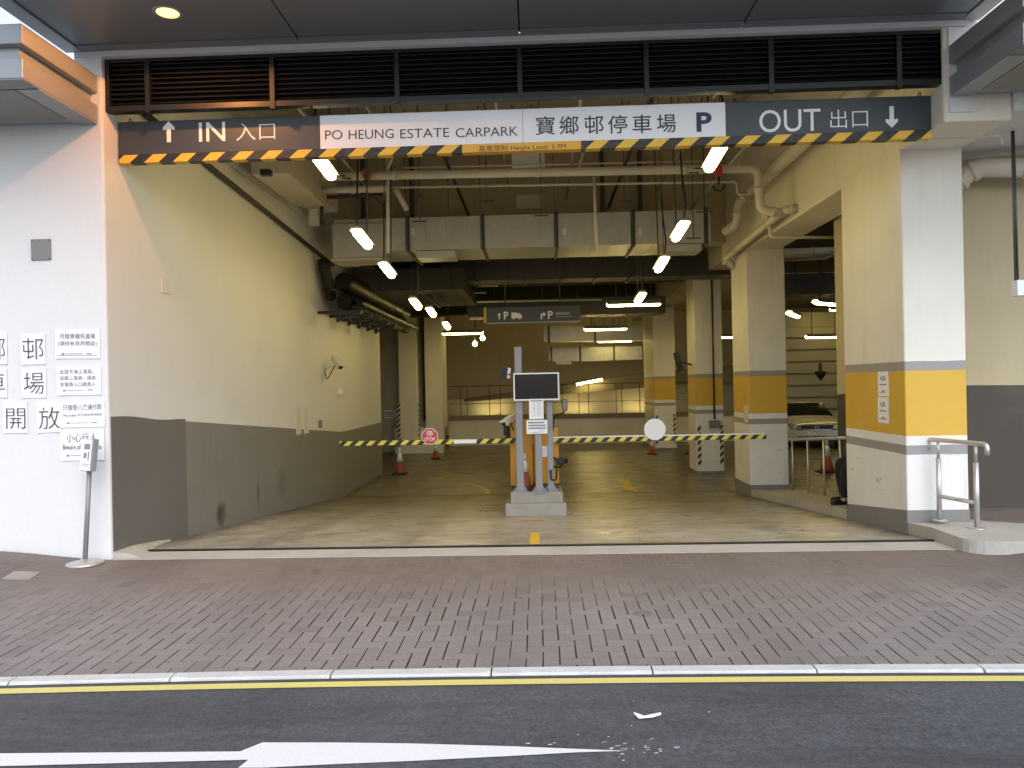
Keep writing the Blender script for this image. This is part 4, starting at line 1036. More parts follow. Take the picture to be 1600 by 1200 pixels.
# ---------------------------------------------------------------- traffic cones
CG = 'orange traffic cones'
def cone(label, loc, h):
    t = thing('traffic_cone', label, 'traffic cone', tuple(loc), group=CG)
    r = .155*h/.7; k = h/.7
    MB().box(-.19*k, .19*k, -.19*k, .19*k, 0, .035*k).build('base', M['conebase'], t, local=True, bevel=.01)
    MB().lathe([(.15*k,.035*k),(.128*k,.10*k),(.085*k,.34*k)], n=20).build('body', M['cone'], t, local=True)
    MB().lathe([(.086*k,.34*k),(.050*k,.56*k)], n=20).build('reflective_band', M['conewhite'], t, local=True)
    MB().lathe([(.050*k,.56*k),(.030*k,.69*k),(.022*k,.70*k)], n=20).build('tip', M['conewhite'] if h < 99 else M['cone'], t, local=True)
    return t
def onfloor(px, py, z=-.65): return PZ(px, py, z)
cone('traffic cone standing at the left below the barrier arm, nearest of the lower floor', onfloor(625, 741), .66)
cone('traffic cone directly behind the red stop plate', onfloor(681, 717), .50)
cone('traffic cone below the round white plate of the right arm', onfloor(1019, 710), .52)
cone('dark traffic cone half hidden beside the third pillar', onfloor(1079, 709), .60)
cone('traffic cone behind the short railing near the parked car', onfloor(1292, 738), .78)
q = P(820, 770, 10.98); cone('traffic cone on the island squeezed between posts and orange cabinet', (q.x+.0, 10.93, IZ+.01), .50)

# ---------------------------------------------------------------- handrails
hr = thing('handrail', 'stainless steel handrail with bent ends beside the front pillar', 'handrail', (4.02, 7.45, ZP))
h1 = PZ(1468, 813, ZP+.0); h2 = PZ(1527, 826, ZP)
zt_ = .91
MB().tube([(h1.x, h1.y, ZP), (h1.x, h1.y, zt_-.18)], .024, 14).tube([(h1.x, h1.y, zt_-.18), (h1.x, h1.y, zt_)], .015, 12).build('post', M['steel'], hr)
MB().tube([(h2.x, h2.y, ZP), (h2.x, h2.y, zt_-.18)], .024, 14).tube([(h2.x, h2.y, zt_-.18), (h2.x, h2.y, zt_)], .015, 12).build('post', M['steel'], hr)
dv = (h2-h1).normalized(); e0, e1 = h1 - dv*.13, h2 + dv*.13
MB().tube(fillet([(e0.x, e0.y, zt_-.10), (e0.x, e0.y, zt_), (e1.x, e1.y, zt_), (e1.x, e1.y, zt_-.10)], .06, 6), .022, 14).build('top_rail', M['steel'], hr)
MB().tube([(h1.x, h1.y, ZP+.24), (h2.x, h2.y, ZP+.24)], .020, 12).build('lower_rail', M['steel'], hr)
for h_ in (h1, h2): MB().lathe([(.075,0),(.075,.006),(.03,.012)], (h_.x, h_.y, ZP+.001), 24).build('base_flange', M['steel'], hr)

r2 = thing('walkway_railing', 'short steel railing between the first and second pillars', 'railing', (4.35, 12.2, floorz(12.2)+ZP))
yy_ = [13.35, 12.6, 11.9, 11.25]
for y in yy_:
    MB().tube([(4.33, y, floorz(y)+ZP-.02), (4.33, y, floorz(y)+ZP+.86)], .018, 10).build('post', M['steel'], r2)
MB().tube([(4.33, 13.5, floorz(13.5)+ZP+.87), (4.33, 11.0, floorz(11.0)+ZP+.87)], .026, 12).build('top_rail', M['steel'], r2)

# notices on the near pillar's lane side (x = XR face)
for k, (py0, py1, lab) in enumerate(((580, 619, 'upper paper notice on the yellow band of the nearest pillar'), (620, 661, 'lower paper notice on the yellow band of the nearest pillar'))):
    a_, b2 = PX(1373, py0, XR), PX(1390, py1, XR)
    y0, y1 = b2.y, a_.y
    zc0, zc1 = PX(1381, py1, XR).z, PX(1381, py0, XR).z
    t = thing('pillar_notice', lab, 'notice', (XR, (y0+y1)/2, zc0), group='paper notices on the nearest pillar')
    MB().box(XR-.012, XR-.007, y0, y1, zc0, zc1-.004).build('sheet', M['paper'], t)
    g_ = MB(); hgt = zc1-zc0; wy = y1-y0
    for (u0, u1, v0, v1) in ((.3,.42,.62,.82),(.5,.6,.60,.80),(.66,.74,.64,.78),(.18,.85,.44,.49),(.2,.8,.14,.17),(.35,.6,.18,.24)):
        g_.box(XR-.0135, XR-.0122, y0+wy*u0, y0+wy*u1, zc0+hgt*v0, zc0+hgt*v1)
    g_.build('print', M['inkgrey'], t)
# notices on the second pillar
for k, (px, py, lab) in enumerate(((1163, 642, 'small paper notice on the lane corner of the second pillar'), )):
    q = PX(px, py, XR); tag(MB().box(XR-.013, XR-.008, 13.65, 13.95, q.z-.20, q.z+.10).build('pillar_notice', M['paperdull']), lab, 'notice')
# round mirror on the third pillar
q = P(1064, 565, 18.4)
mi = thing('traffic_mirror', 'dark tilted mirror panel on a bracket beside the third pillar', 'mirror', (XR, 18.5, q.z))
rt = Matrix.Rotation(R(-15), 3, 'Y') @ Matrix.Rotation(R(60), 3, 'Z')
MB().cbox((q.x-.05, 18.45, q.z), (.35, .03, .46), rt).build('panel', M['black'], mi, bevel=.01)
MB().tube([(XR, 18.55, q.z-.08), (q.x, 18.47, q.z)], .02, 8).build('bracket', M['rod'], mi)

# ---------------------------------------------------------------- direction sign inside
DY = 16.2
d0, d1 = P(760, 504, DY), P(906, 477, DY)
ds = thing('direction_sign', 'dark hanging direction sign with white P arrows inside the car park', 'sign', ((d0.x+d1.x)/2, DY, d0.z))
MB().box(d0.x, d1.x, DY, DY+.12, d0.z, d1.z).build('panel', M['signdark'], ds, bevel=.005)
MB().box(d0.x-.05, d0.x-.002, DY-.002, DY+.12, d0.z, d1.z).build('end_cap', M['yellowpaint'], ds)
MB().box(d0.x, d1.x, DY-.002, DY+.122, d0.z-.03, d0.z-.001).build('bottom_trim', M['greymetal'], ds)
def dpx(px, py): q = P(px, py, DY); return q.x, q.z
OD = Vector((0, DY, 0))
def dt(body, px0, py0, px1, py1, bold=0):
    x0, z1 = dpx(px0, py0); x1, z0 = dpx(px1, py1); tw = MB(); put_text(tw, body, OD, UX, UZ, x0, x1, z0, z1, bold, .003); tw.build('lettering', M['letterwhite'], ds)
dt('P', 787, 487, 794.5, 499.5, .02); dt('P', 856, 486, 864, 498, .02)
def poly(pts, nm='arrow'): tw = MB(); tw.prism([dpx(*p) for p in pts], 'y', DY-.006, DY-.003); return tw
poly([(780,488.5),(783,493),(781,493),(781,499),(779,499),(779,493),(777,493)]).build('arrow', M['letterwhite'], ds)
tw = poly([(799,488.5),(808,488.5),(808,489.5),(812,489.5),(815.5,493),(815.5,497),(799,497)])
tw.tube([(dpx(802.5,497)[0], DY-.004, dpx(802.5,497.5)[1]), (dpx(802.5,497)[0], DY-.001, dpx(802.5,497.5)[1])], .022, 12)
tw.tube([(dpx(812,497)[0], DY-.004, dpx(812,497.5)[1]), (dpx(812,497)[0], DY-.001, dpx(812,497.5)[1])], .022, 12)
tw.build('lorry_symbol', M['letterwhite'], ds)
poly([(845,499),(845,490),(849,490),(849,487.5),(853,491.2),(849,495),(849,492.2),(847,492.2),(847,499)]).build('arrow', M['letterwhite'], ds)
MB().box(dpx(868,490)[0], dpx(890,490)[0], DY-.005, DY-.003, dpx(880,492)[1], dpx(880,488)[1]).box(dpx(868,490)[0], dpx(894,490)[0], DY-.005, DY-.003, dpx(880,495.5)[1], dpx(880,494.2)[1]).build('fine_print', M['inkgrey'], ds)
for px in (790, 875):
    q = P(px, 480, DY+.06); MB().tube([(q.x, DY+.06, d1.z), (q.x, DY+.06, 4.6)], .014, 6).build('hanger', M['rod'], ds)

# ---------------------------------------------------------------- lamps
LG = 'short tube lights in the two rows over the ramp'
def make_batten(loc, label):
    t = thing('tube_light', label, 'tube light', loc, group=LG)
    MB().prism([(-.088,-.002),(-.080,-.002),(-.055,.022),(.055,.022),(.080,-.002),(.088,-.002),(.062,.070),(-.062,.070)], 'y', -.37, .37).build('housing', M['greymetal'], t, local=True, bevel=.006)
    dm = MB(); N = 14
    for y, k in ((-.375,.25),(-.365,.6),(-.34,.88),(-.30,1),(.30,1),(.34,.88),(.365,.6),(.375,.25)):
        dm.v += [Vector((.062*k*math.cos(2*math.pi*i/N), y, -.02 + .05*k*math.sin(2*math.pi*i/N))) for i in range(N)]
    for r_ in range(7):
        for i in range(N): dm.f.append((r_*N+i, (r_+1)*N+i, (r_+1)*N+(i+1) % N, r_*N+(i+1) % N)); dm.sm.append(True)
    dm.f += [tuple(range(N)), tuple(7*N+i for i in range(N))[::-1]]; dm.sm += [True, True]
    dm.build('diffuser', M['tube'], t, local=True)
    for dy in (-.28, .25):
        o = MB().tube([(0, dy, 0), (0, dy, 1)], .012 if dy > 0 else .007, 6).build('hanger', M['rod'], t, local=True); o.location.z = .05
    MB().tube([(0,-.35,.03),(.02,-.40,.25),(0,-.30,.7),(0,-.28,1.0)], .012, 6).build('cable', M['black'], t, local=True)
    return t
rowL = [(505, 256, 8.40), (566.5, 372, 10.25), (606, 421, 11.95), (650, 474, 14.6), (674, 487, 16.6), (698, 508, 19.8)]
rowR = [(1118, 243, 8.50), (1062, 360, 10.67), (1033, 412, 12.3), (1000, 465, 14.9)]
ordn = ['nearest to the hanging sign', 'second from the hanging sign', 'third from the hanging sign', 'fourth from the hanging sign', 'fifth from the hanging sign', 'farthest one']
protoB = None
for nm, row in (('left', rowL), ('right', rowR)):
    for i, (px, py, Y) in enumerate(row):
        q = P(px, py, Y); lab = 'lit short tube light in the %s row over the ramp, %s' % (nm, ordn[i])
        if protoB is None: protoB = t = make_batten(tuple(q), lab)
        else: t = copy_tree(protoB, tuple(q), 0, lab)
        t.rotation_euler = (R(-5.5), 0, 0)
        ctop = 6.4 if Y < 15 else 4.6
        for c_ in t.children:
            if c_.name.startswith('hanger'): c_.scale.z = ctop - q.z - .05
TG = 'long tube lights inside the car park'
def make_tube(loc, label, rz=0):
    t = thing('long_tube_light', label, 'tube light', loc, rz, group=TG)
    MB().prism([(-.105,-.012),(-.098,-.012),(-.050,.045),(.050,.045),(.098,-.012),(.105,-.012),(.060,.09),(-.060,.09)], 'x', -.62, .62).build('housing', M['greymetal'], t, local=True)
    MB().tube([(-.62,0,0),(-.61,0,0),(-.58,0,0),(.58,0,0),(.61,0,0),(.62,0,0)], .055, 14, taper=[.02,.04,.055,.055,.04,.02]).build('diffuser', M['tube'], t, local=True)
    for dx in (-.4, .4):
        o = MB().tube([(dx, 0, 0), (dx, 0, 1)], .010, 6).build('hanger', M['rod'], t, local=True); o.location.z = .08
    return t
longs = [(990, 475, 17.8, 0, 'lit long tube light across the right lane, brightest and nearest'),
         (723, 520, 23.0, 0, 'lit long tube light across the left lane'),
         (946, 513.5, 22.5, 0, 'lit long tube light, second across the right lane'),
         (961, 532.5, 28.5, 0, 'lit long tube light, farthest across the right lane'),
         (1140, 526, 24.0, 20, 'lit long tube light between the second and third pillars'),
         (1287, 526, 25.0, 10, 'lit long tube light in front of the ribbed shutter'),
         (1240, 492, 19.0, 62, 'lit angled tube light over the parked car, left one'),
         (1297, 474, 17.5, 40, 'lit angled tube light over the parked car, right one'),
         (1283, 432, 28.2, 0, 'tube light over the parked car bonnet, mirrored in its windscreen'),
         ]
protoT = None
for (px, py, Y, rz, lab) in longs:
    q = P(px, py, Y) if Y != 28.2 else Vector((11.2, 28.2, 4.0))
    if protoT is None: protoT = t = make_tube(tuple(q), lab, R(rz))
    else: t = copy_tree(protoT, tuple(q), R(rz), lab)
    for c_ in t.children:
        if c_.name.startswith('hanger'): c_.scale.z = 4.55 - q.z - .08
# ramp lamp: fixed along the sloping upper ramp
q = P(921, 597, 31.0)
t = thing('ramp_light', 'lit tube light fixed to the sloping ramp beyond the parapet', 'tube light', tuple(q))
MB().tube([(-.52,0,-.09),(.52,0,.09)], .05, 10).build('diffuser', M['tube'], t, local=True)
MB().tube([(-.55,.08,-.10),(.55,.08,.10)], .05, 6).build('housing', M['greymetal'], t, local=True)
for px, lab in ((770, 'tube light tucked behind the parapet top, left of the island'), (905, 'added unseen tube light behind the parapet top, right of the island'), (1000, 'added unseen tube light behind the parapet top, beside the farthest pillar')):  # right two are unseen tubes added to brighten the wall below the ramp
    q = P(px, 668, 33.2)
    t = thing('ramp_light', lab, 'tube light', (q.x, 33.25, .05), group='tube lights behind the parapet')
    MB().tube([(-.6,0,0),(.6,0,0)], .05, 10).build('diffuser', M['voidtube'], t, local=True)
    MB().box(-.62,.62,.06,.34,-.04,.06).build('housing', M['greymetal'], t, local=True)
for (px, py, Y, lab) in ((742, 537, 26.5, 'tiny lit bulb lamp hanging far away, lower one'), (754, 528, 27.0, 'tiny lit bulb lamp hanging far away, upper one')):
    q = P(px, py, Y); t = thing('bulb_lamp', lab, 'lamp', tuple(q), group='tiny hanging bulb lamps')
    MB().lathe([(.02,-.09),(.07,-.06),(.085,0),(.05,.07),(.02,.09)], n=12).build('bulb', M['tube'], t, local=True)
    MB().tube([(0,0,.09),(0,0,4.55-q.z)], .012, 6).build('cord', M['rod'], t, local=True)

# ---------------------------------------------------------------- services in the high bay
def pipe(label, pts, r, mat='pipe', name='pipe', cat='pipe', bend=.12, group=None, n=12, collars=True):
    pts = [Vector(p) for p in pts]
    t = thing(name, label, cat, tuple(pts[0]), group=group)
    MB().tube(fillet(pts, bend) if len(pts) > 2 else pts, r, n).build('run', M[mat], t)
    if collars and r > .04:
        for k in range(len(pts)-1):
            a, b_ = pts[k], pts[k+1]; L = (b_-a).length
            m_ = max(1, int(L/1.6))
            for i in range(m_):
                c_ = a.lerp(b_, (i+.5)/m_); d_ = (b_-a).normalized()*.025
                MB().tube([c_-d_, c_+d_], r*1.16, n).build('collar', M[mat], t)
    return t
PG = 'service pipes over the ramp'
Yp = 11.0
pipe('thick cream pipe crossing the whole bay below the sign, elbow down at its right end', [P(505, 276, Yp), P(1184, 263, Yp), P(1188, 328, Yp), P(1228, 334, Yp)], .062, group=PG)
pipe('shorter cream pipe below the thick crossing pipe on the left', [P(500, 297, 12.0), P(603, 295, 12.0)], .055, group=PG)
pipe('thin cream pipe crossing the bay above the big duct', [P(612, 293, 12.4), P(1150, 284, 12.4), P(1152, 304, 12.4), P(1235, 300, 12.4)], .02, group=PG, bend=.05)
pipe('upper thin cream pipe behind the thick crossing pipe', [P(632, 262, 12.8), P(1130, 251, 12.8)], .016, group=PG)
pipe('thick cream pipe along the right beam, upper one', [(3.42, 7.8, 4.56), (3.42, 12.2, 4.54)], .10, group=PG)
pipe('lower cream pipe sloping along the right beam to the second pillar', [(XR, 10.95, 3.93), (3.50, 10.95, 3.92), (3.50, 14.35, 3.80), (XR, 14.45, 3.62)], .06, group=PG)
pipe('bent cream pipe beside the right end of the big duct', [P(1168, 303, 13.0), P(1153, 318, 13.0), P(1151, 352, 13.0), P(1132, 362, 13.2)], .075, group=PG)
pipe('thin cream pipe with an elbow crossing the gap between the first two pillars', [P(1201, 338, 11.6), P(1204, 371, 11.6), P(1330, 371, 11.6)], .024, group=PG, bend=.05)
pipe('dark cable pipe running down the upper left wall', [(XL+.05, 7.65, 4.38), (XL+.05, 9.2, 4.27), (XL+.05, 14.8, 3.93)], .036, 'pipedark', group=PG)
pipe('vertical white sprinkler drop left of centre', [P(605, 240, 11.6), P(607, 396, 11.6)], .026, 'pipe', group='vertical sprinkler drops')
pipe('vertical white sprinkler drop right of centre', [P(928, 270, 12.0), P(932, 393, 12.0)], .026, 'pipe', group='vertical sprinkler drops')
pipe('black bent pipe under the short cream pipe at upper left', [P(598, 304, 12.6), P(503, 309, 12.6), P(503, 350, 12.6)], .03, 'pipedark', group=PG)
pipe('diagonal cream pipe piece left of the big duct top', [P(618, 295, 12.7), P(636, 328, 12.9)], .045, group=PG)
pipe('cream pipe with flanged bend under the soffit right of the front pillar', [(4.45, 8.35, 3.55), P(1510, 272, 8.3), P(1530, 262, 8.25), P(1680, 262, 8.0)], .10, group=PG, bend=.25)
pipe('thin conduit under the white soffit at upper right', [P(1458, 216, 7.5), P(1563, 212, 7.5), P(1566, 226, 7.5)], .012, 'pipe', group=PG, bend=.03)
pipe('cream pipe under the low ceiling seen right of the second pillar', [P(1200, 397, 16), P(1340, 392, 16)], .10, group=PG)
pipe('thin bent pipe under the low ceiling right of the second pillar', [P(1225, 406, 14.6), P(1290, 403, 14.6), P(1312, 392, 14.2)], .03, group=PG, bend=.05)
# red valves
for (px, py, lab) in ((1122, 268, 'red valve on the thick crossing pipe below the right tube light'), (573, 272, 'dark red valve on the thick crossing pipe at the left')):
    q = P(px, py, 10.95); t = thing('pipe_valve', lab, 'valve', tuple(q), group='pipe valves')
    MB().cbox((q.x, q.y-.02, q.z-.01), (.085, .16, .15)).build('body', M['red'] if px > 1000 else M['cone'], t, bevel=.02)
    MB().tube([(q.x, q.y-.02, q.z-.08), (q.x, q.y-.02, q.z-.19)], .016, 8).build('stem', M['pipedark'], t)
    if px > 1000: MB().tube(fillet([(q.x+.08*math.cos(R(180+18*i)), q.y-.02, q.z-.20+.08*math.sin(R(180+18*i))) for i in range(11)], .01), .014, 6).build('handwheel', M['pipedark'], t)
fp = [o for o in bpy.data.objects if o.get('label', '').startswith('thick cream pipe crossing')][0]
for px, py in ((532, 275), (541, 279), (1090, 263), (1084, 270)):
    q = P(px, py, 10.93); MB().prism([(q.x-.06, q.z-.008), (q.x+.04, q.z-.008), (q.x+.04, q.z-.02), (q.x+.075, q.z), (q.x+.04, q.z+.02), (q.x+.04, q.z+.008), (q.x-.06, q.z+.008)], 'y', 10.925, 10.935).build('flow_arrow', M['ink'], fp)
# more conduits and rods so the bay reads as crowded as it is
CG2 = 'thin conduits under the high ceiling'
rr_ = random.Random(5)
for i, (x, z, y0_, y1_) in enumerate(((-2.9, 5.0, 8, 14.9), (-2.2, 5.25, 7.8, 14.9), (-1.3, 4.85, 9.5, 14.9), (-.5, 5.3, 7.8, 14.9), (.6, 5.1, 8.5, 14.9), (1.4, 4.9, 9.0, 14.9), (2.3, 5.15, 7.8, 14.9), (2.9, 4.75, 9.4, 14.9))):
    pipe('thin grey conduit running back under the high ceiling, number %s from the left wall' % ('one two three four five six seven eight'.split()[i]), [(x, y0_, z), (x, y1_, z)], .016 + .006*(i % 3), ('pipe', 'galv', 'pipedark')[i % 3], name='conduit', cat='conduit', group=CG2, collars=False)
for i, (px, y_, lab) in enumerate(((548, 12.2, 'far left'), (655, 13.0, 'left of the white drop pipe'), (700, 12.6, 'left of the island post'), (760, 12.2, 'above the tall island post'), (845, 12.8, 'under the white board'), (975, 12.4, 'left of the right tube lights'), (1082, 12.9, 'right of the right tube lights'), (1100, 12.1, 'beside the red valve'))):
    q = P(px, 300, y_); z1 = rr_.uniform(3.9, 4.5)
    tag(MB().tube([(q.x, y_, 6.4), (q.x, y_, z1)], .009, 6).tube([(q.x-.12, y_, z1), (q.x+.12, y_, z1)], .012, 6).build('hanger_rod', M['rod']), 'dark hanger rod with crossbar, %s' % lab, 'rod', 'dark hanger rods in the high bay')
# ducts
def duct(label, x0, x1, y0, y1, z0, z1, flanges, mat='galv', parts=()):
    t = thing('air_duct', label, 'duct', ((x0+x1)/2, y0, z0), group='galvanised air ducts')
    sm_ = MB().box(x0, x1, y0, y1, z0, z1); x = x0 + .18
    while x < x1 - .1:
        if min([abs(x-f_) for f_ in flanges] + [9]) > .08: sm_.box(x-.006, x+.006, y0-.009, y1+.009, z0-.009, z1+.009)
        x += .36
    sm_.build('casing', M[mat], t)
    for fx in flanges:
        MB().box(fx-.025, fx+.025, y0-.03, y1+.03, z0-.03, z1+.03).build('flange', M['galv_dark'], t)
        MB().tube([(fx-.04, y0-.03, z0-.02), (fx-.04, y0-.03, min(6.4, 6.4) if y0 < 15 else 4.6)], .008, 6).build('hanger_rod', M['rod'], t)
    return t
y0 = 13.4
d1_ = duct('large galvanised duct crossing the whole bay in front of the second pillar', P(522, 370, y0).x, P(1110, 355, y0).x, y0, 14.6, 3.93, 4.50,
     [P(px, 365, y0).x for px in (638, 755, 870, 990, 1104)])
for px in (645, 882, 1000):
    q = P(px, 362, y0); MB().box(q.x-.028, q.x+.028, y0-.006, y0-.001, q.z-.06, q.z+.06).build('sticker', M['paper'], d1_)
for (px0, px1) in ((653, 712), (1036, 1094)):
    a_, b2 = P(px0, 398, 13.6), P(px1, 398, 13.6)
    MB().box(a_.x, b2.x, 13.45, 13.95, 3.80, 3.925).build('air_grille', M['galv'], d1_, bevel=.008)
# elbow at the duct's left end going up
MB().box(P(522, 370, y0).x-.02, P(600, 370, y0).x, y0-.07, y0+.5, 3.80, 4.42).build('end_box', M['galv'], d1_, bevel=.02)
MB().box(P(522, 370, y0).x-.04, P(600, 370, y0).x+.02, y0-.11, y0+.5, 3.765, 3.795).build('end_lip', M['pipe'], d1_)
duct('second dull duct behind the large one, spanning to the third pillar', P(690, 420, 16.6).x, P(1200, 420, 16.6).x, 16.6, 17.3, 3.80, 4.28, [P(px, 420, 16.6).x for px in (745, 820, 878, 930, 983, 1067)], 'galv_dark')
duct('third dull duct above the direction sign', P(730, 470, 20.2).x, P(1040, 470, 20.2).x, 20.2, 21.0, 3.33, 3.78, [P(px, 470, 20.2).x for px in (775, 850, 905, 980)], 'galv_dark')
duct('far galvanised duct above the far parapet on the right', P(850, 525, 26.0).x, P(1005, 525, 26.0).x, 26.0, 26.6, 2.95, 3.45, [P(px, 525, 26).x for px in (858, 930)], 'galv')
d5 = duct('farthest ribbed bright duct below the others, above the sloping ramp', P(858, 555, 30).x, P(1003, 555, 30).x, 30.0, 30.5, 2.40, 2.92, [P(px, 555, 30).x for px in (862, 907, 960)], 'galv')
q = P(881, 569, 30); MB().box(q.x-.3, q.x+.3, 30.0, 30.3, 2.28, 2.395).build('grille', M['galv'], d5)
duct('dull duct along the left wall beyond the large duct', -3.72, -1.5, 15.6, 18.9, 3.50, 3.95, [-2.4], 'ceiling')
duct('long dull duct under the low ceiling over the parked car', 4.9, 9.5, 18.6, 19.3, 3.55, 4.05, [5.6, 6.8, 8.0], 'galv_dark')
# stepped ducts at the upper left
us = thing('stepped_duct', 'beige stepped duct boxes fixed high on the left wall', 'duct', (-3.5, 10, 4.3))
for k, (px0, py0, px1, py1, Y, dpt) in enumerate(((392, 235, 449, 272, 9.9, 1.2), (428, 238, 478, 299, 11.2, 1.0), (455, 244, 502, 312, 12.3, 1.0))):
    a_, b2 = P(px0, py1, Y), P(px1, py0, Y)
    MB().box(max(a_.x, XL+.01), b2.x, Y, Y+dpt, a_.z, b2.z+.4).build('box', M['beige'], us, bevel=.01)
q0, q1 = P(483, 316, 13.0), P(497, 352, 13.0)
tag(MB().box(q0.x, q1.x, 12.95, 13.1, q1.z, q0.z).build('conduit_box', M['cream'], bevel=.01), 'narrow upright cream box left of the large duct', 'box')
for (px, py, Y, lab) in ((416, 270, 9.6, 'small black clamp box on the upper left wall, nearer one'), (470, 312, 12.0, 'small black clamp box on the upper left wall, farther one')):
    q = P(px, py, Y); tag(MB().cbox(q, (.13, .1, .075)).build('clamp_box', M['black'], bevel=.005), lab, 'box', 'black clamp boxes at the upper left')
# white / beige panels
q0, q1 = P(800, 262, 12.9), P(851, 238, 12.9)
tag(MB().box(q0.x, q1.x, 12.9, 12.96, q0.z, q1.z+.1).build('blank_board', M['paper'], bevel=.006), 'white blank panel hanging just below the sign centre', 'board')
q0, q1 = P(807, 326, 14.96), P(848, 304, 14.96)
tag(MB().box(q0.x, q1.x, 14.95, 14.995, q0.z, q1.z).build('access_panel', M['cream'], bevel=.004), 'pale square access panel on the beam above the large duct', 'panel')
# brown uprights and braces on the beam face
for (px, lab) in ((567, 'dark upright strut on the beam above the duct, leftmost'), (643, 'dark upright strut on the beam above the duct, second from left'), (941, 'dark upright strut on the beam above the duct, third from left'), (1000, 'dark upright strut on the beam above the duct, rightmost')):
    q = P(px, 300, 14.8); tag(MB().box(q.x-.04, q.x+.04, 14.78, 14.86, 4.3, 6.4).build('strut', M['rod']), lab, 'strut', 'dark uprights above the large duct')
for (px0, py0, px1, py1, lab) in ((607, 262, 620, 240, 'left'), (905, 262, 915, 238, 'middle'), (1150, 262, 1165, 236, 'right')):
    tag(MB().tube([P(px0, py0, 11.4), P(px1, py1-14, 11.6)], .02, 6).build('pipe_brace', M['pipe']), 'thin cream diagonal brace above the crossing pipe, %s one' % lab, 'brace', 'pipe braces')
# sprinkler branch pipes, L shaped
for i, (px, py, Y, lab) in enumerate(((536, 416, 14.9, 'first'), (562, 440, 16.2, 'second'), (590, 460, 17.8, 'third'), (752, 447, 17.6, 'fourth'), (733, 458, 18.2, 'fifth'))):
    pipe('thin L shaped sprinkler pipe under the ducts, %s from the left wall' % lab, [P(px, py-30, Y), P(px, py, Y), P(px+26, py-.5, Y)], .02, 'pipe', name='sprinkler_pipe', group='L shaped sprinkler pipes', bend=.04)
# cable tray with lit shine on the left side of the hall
pipe('shiny yellowish pipe running back under the large duct at the left', [P(653, 405, 14.9), P(690, 452, 19.0)], .03, 'chrome', group=PG)
for k, (px0, px1, py) in enumerate(((745, 940, 472), )):
    a_, b2 = P(px0, py, 17.4), P(px1, py-4, 17.4); pipe('thin grey rail above the direction sign', [a_, b2], .02, 'galv', group=PG)

# black lagged pipes on brackets, left wall
bp = thing('lagged_pipes', 'pair of thick black lagged pipes on toothed wall brackets at the left wall end', 'pipe', (-3.55, 16, 3.2))
for (x, z, r_) in ((-3.56, 3.50, .18), (-3.54, 3.13, .17), (-3.26, 3.10, .07)):
    MB().tube([(x, 13.95, z), (x, 14.1, z), (x, 20.4, z), (x, 20.5, z)], r_, 18, taper=[r_*.8, r_, r_, r_*.8]).build('lagging', M['blackgloss'], bp)
    for y in (15.9, 17.1, 18.3, 19.5):
        MB().tube([(x, y, z), (x, y+.06, z)], r_*1.04, 18).build('steel_band', M['rod'], bp)
for y in (13.85, 14.65, 15.45, 16.3, 17.1):
    k = MB().prism([(XL+.0, 2.90), (-3.18, 2.90), (-3.18, 2.95), (XL, 2.95)], 'y', y, y+.05)
    k.prism([(-3.66, 2.74), (-3.60, 2.74), (-3.60, 2.90), (-3.66, 2.90)], 'y', y, y+.05).prism([(-3.60, 2.77), (-3.21, 2.88), (-3.21, 2.90), (-3.29, 2.90), (-3.60, 2.81)], 'y', y, y+.05)
    k.build('bracket', M['black'], bp)
pipe('black cable bundle hanging beside the lagged pipes', [(XL+.16, 13.7, 3.85), (XL+.18, 13.85, 3.55), (XL+.2, 14.1, 3.2)], .10, 'black', name='cable_bundle', cat='cables', group=PG)

# hanging box sign, far right
q0, q1 = P(1585, 463, 7.6), P(1640, 437, 7.6)
hbx = thing('hanging_box', 'small white box hanging on two rods at the right picture edge', 'box', ((q0.x+q1.x)/2, 7.6, q0.z))
MB().box(q0.x, q1.x, 7.55, 7.65, q0.z, q1.z).build('case', M['paper'], hbx, bevel=.008)
for dx in (.02, .06):
    MB().tube([(q0.x+dx*.6, 7.6, q1.z), (q0.x+dx*.4, 7.6, 3.9)], .010, 6).build('rod', M['rod'], hbx)

# ---------------------------------------------------------------- ribbed shutter behind the car
sv = thing('ribbed_shutter', 'pale ribbed metal shutter wall behind the parked car', 'shutter', (9.4, 30, -.65))
q0, q1 = P(1232, 560, 30), P(1320, 560, 30)
sm = MB()
for i in range(9):
    z = -.6 + i*.46
    sm.prism([(30.15, z+.01), (30.06, z+.05), (30.06, z+.42), (30.15, z+.455)], 'x', q0.x-.1, q1.x+2)
sm.build('slats', M['shutter'], sv)
MB().box(q0.x-.1, q1.x+2, 30.16, 30.3, -.65, 4.1).build('frame', M['shutter'], sv)
q = P(1279, 584, 28.5)
tag(MB().lathe([(.02,-.25),(.20,.0),(.22,.06),(.06,.12),(.05,.4)], (q.x, 28.3, q.z), 12).build('hanging_horn', M['black']), 'small black funnel shaped horn in front of the ribbed shutter', 'horn')

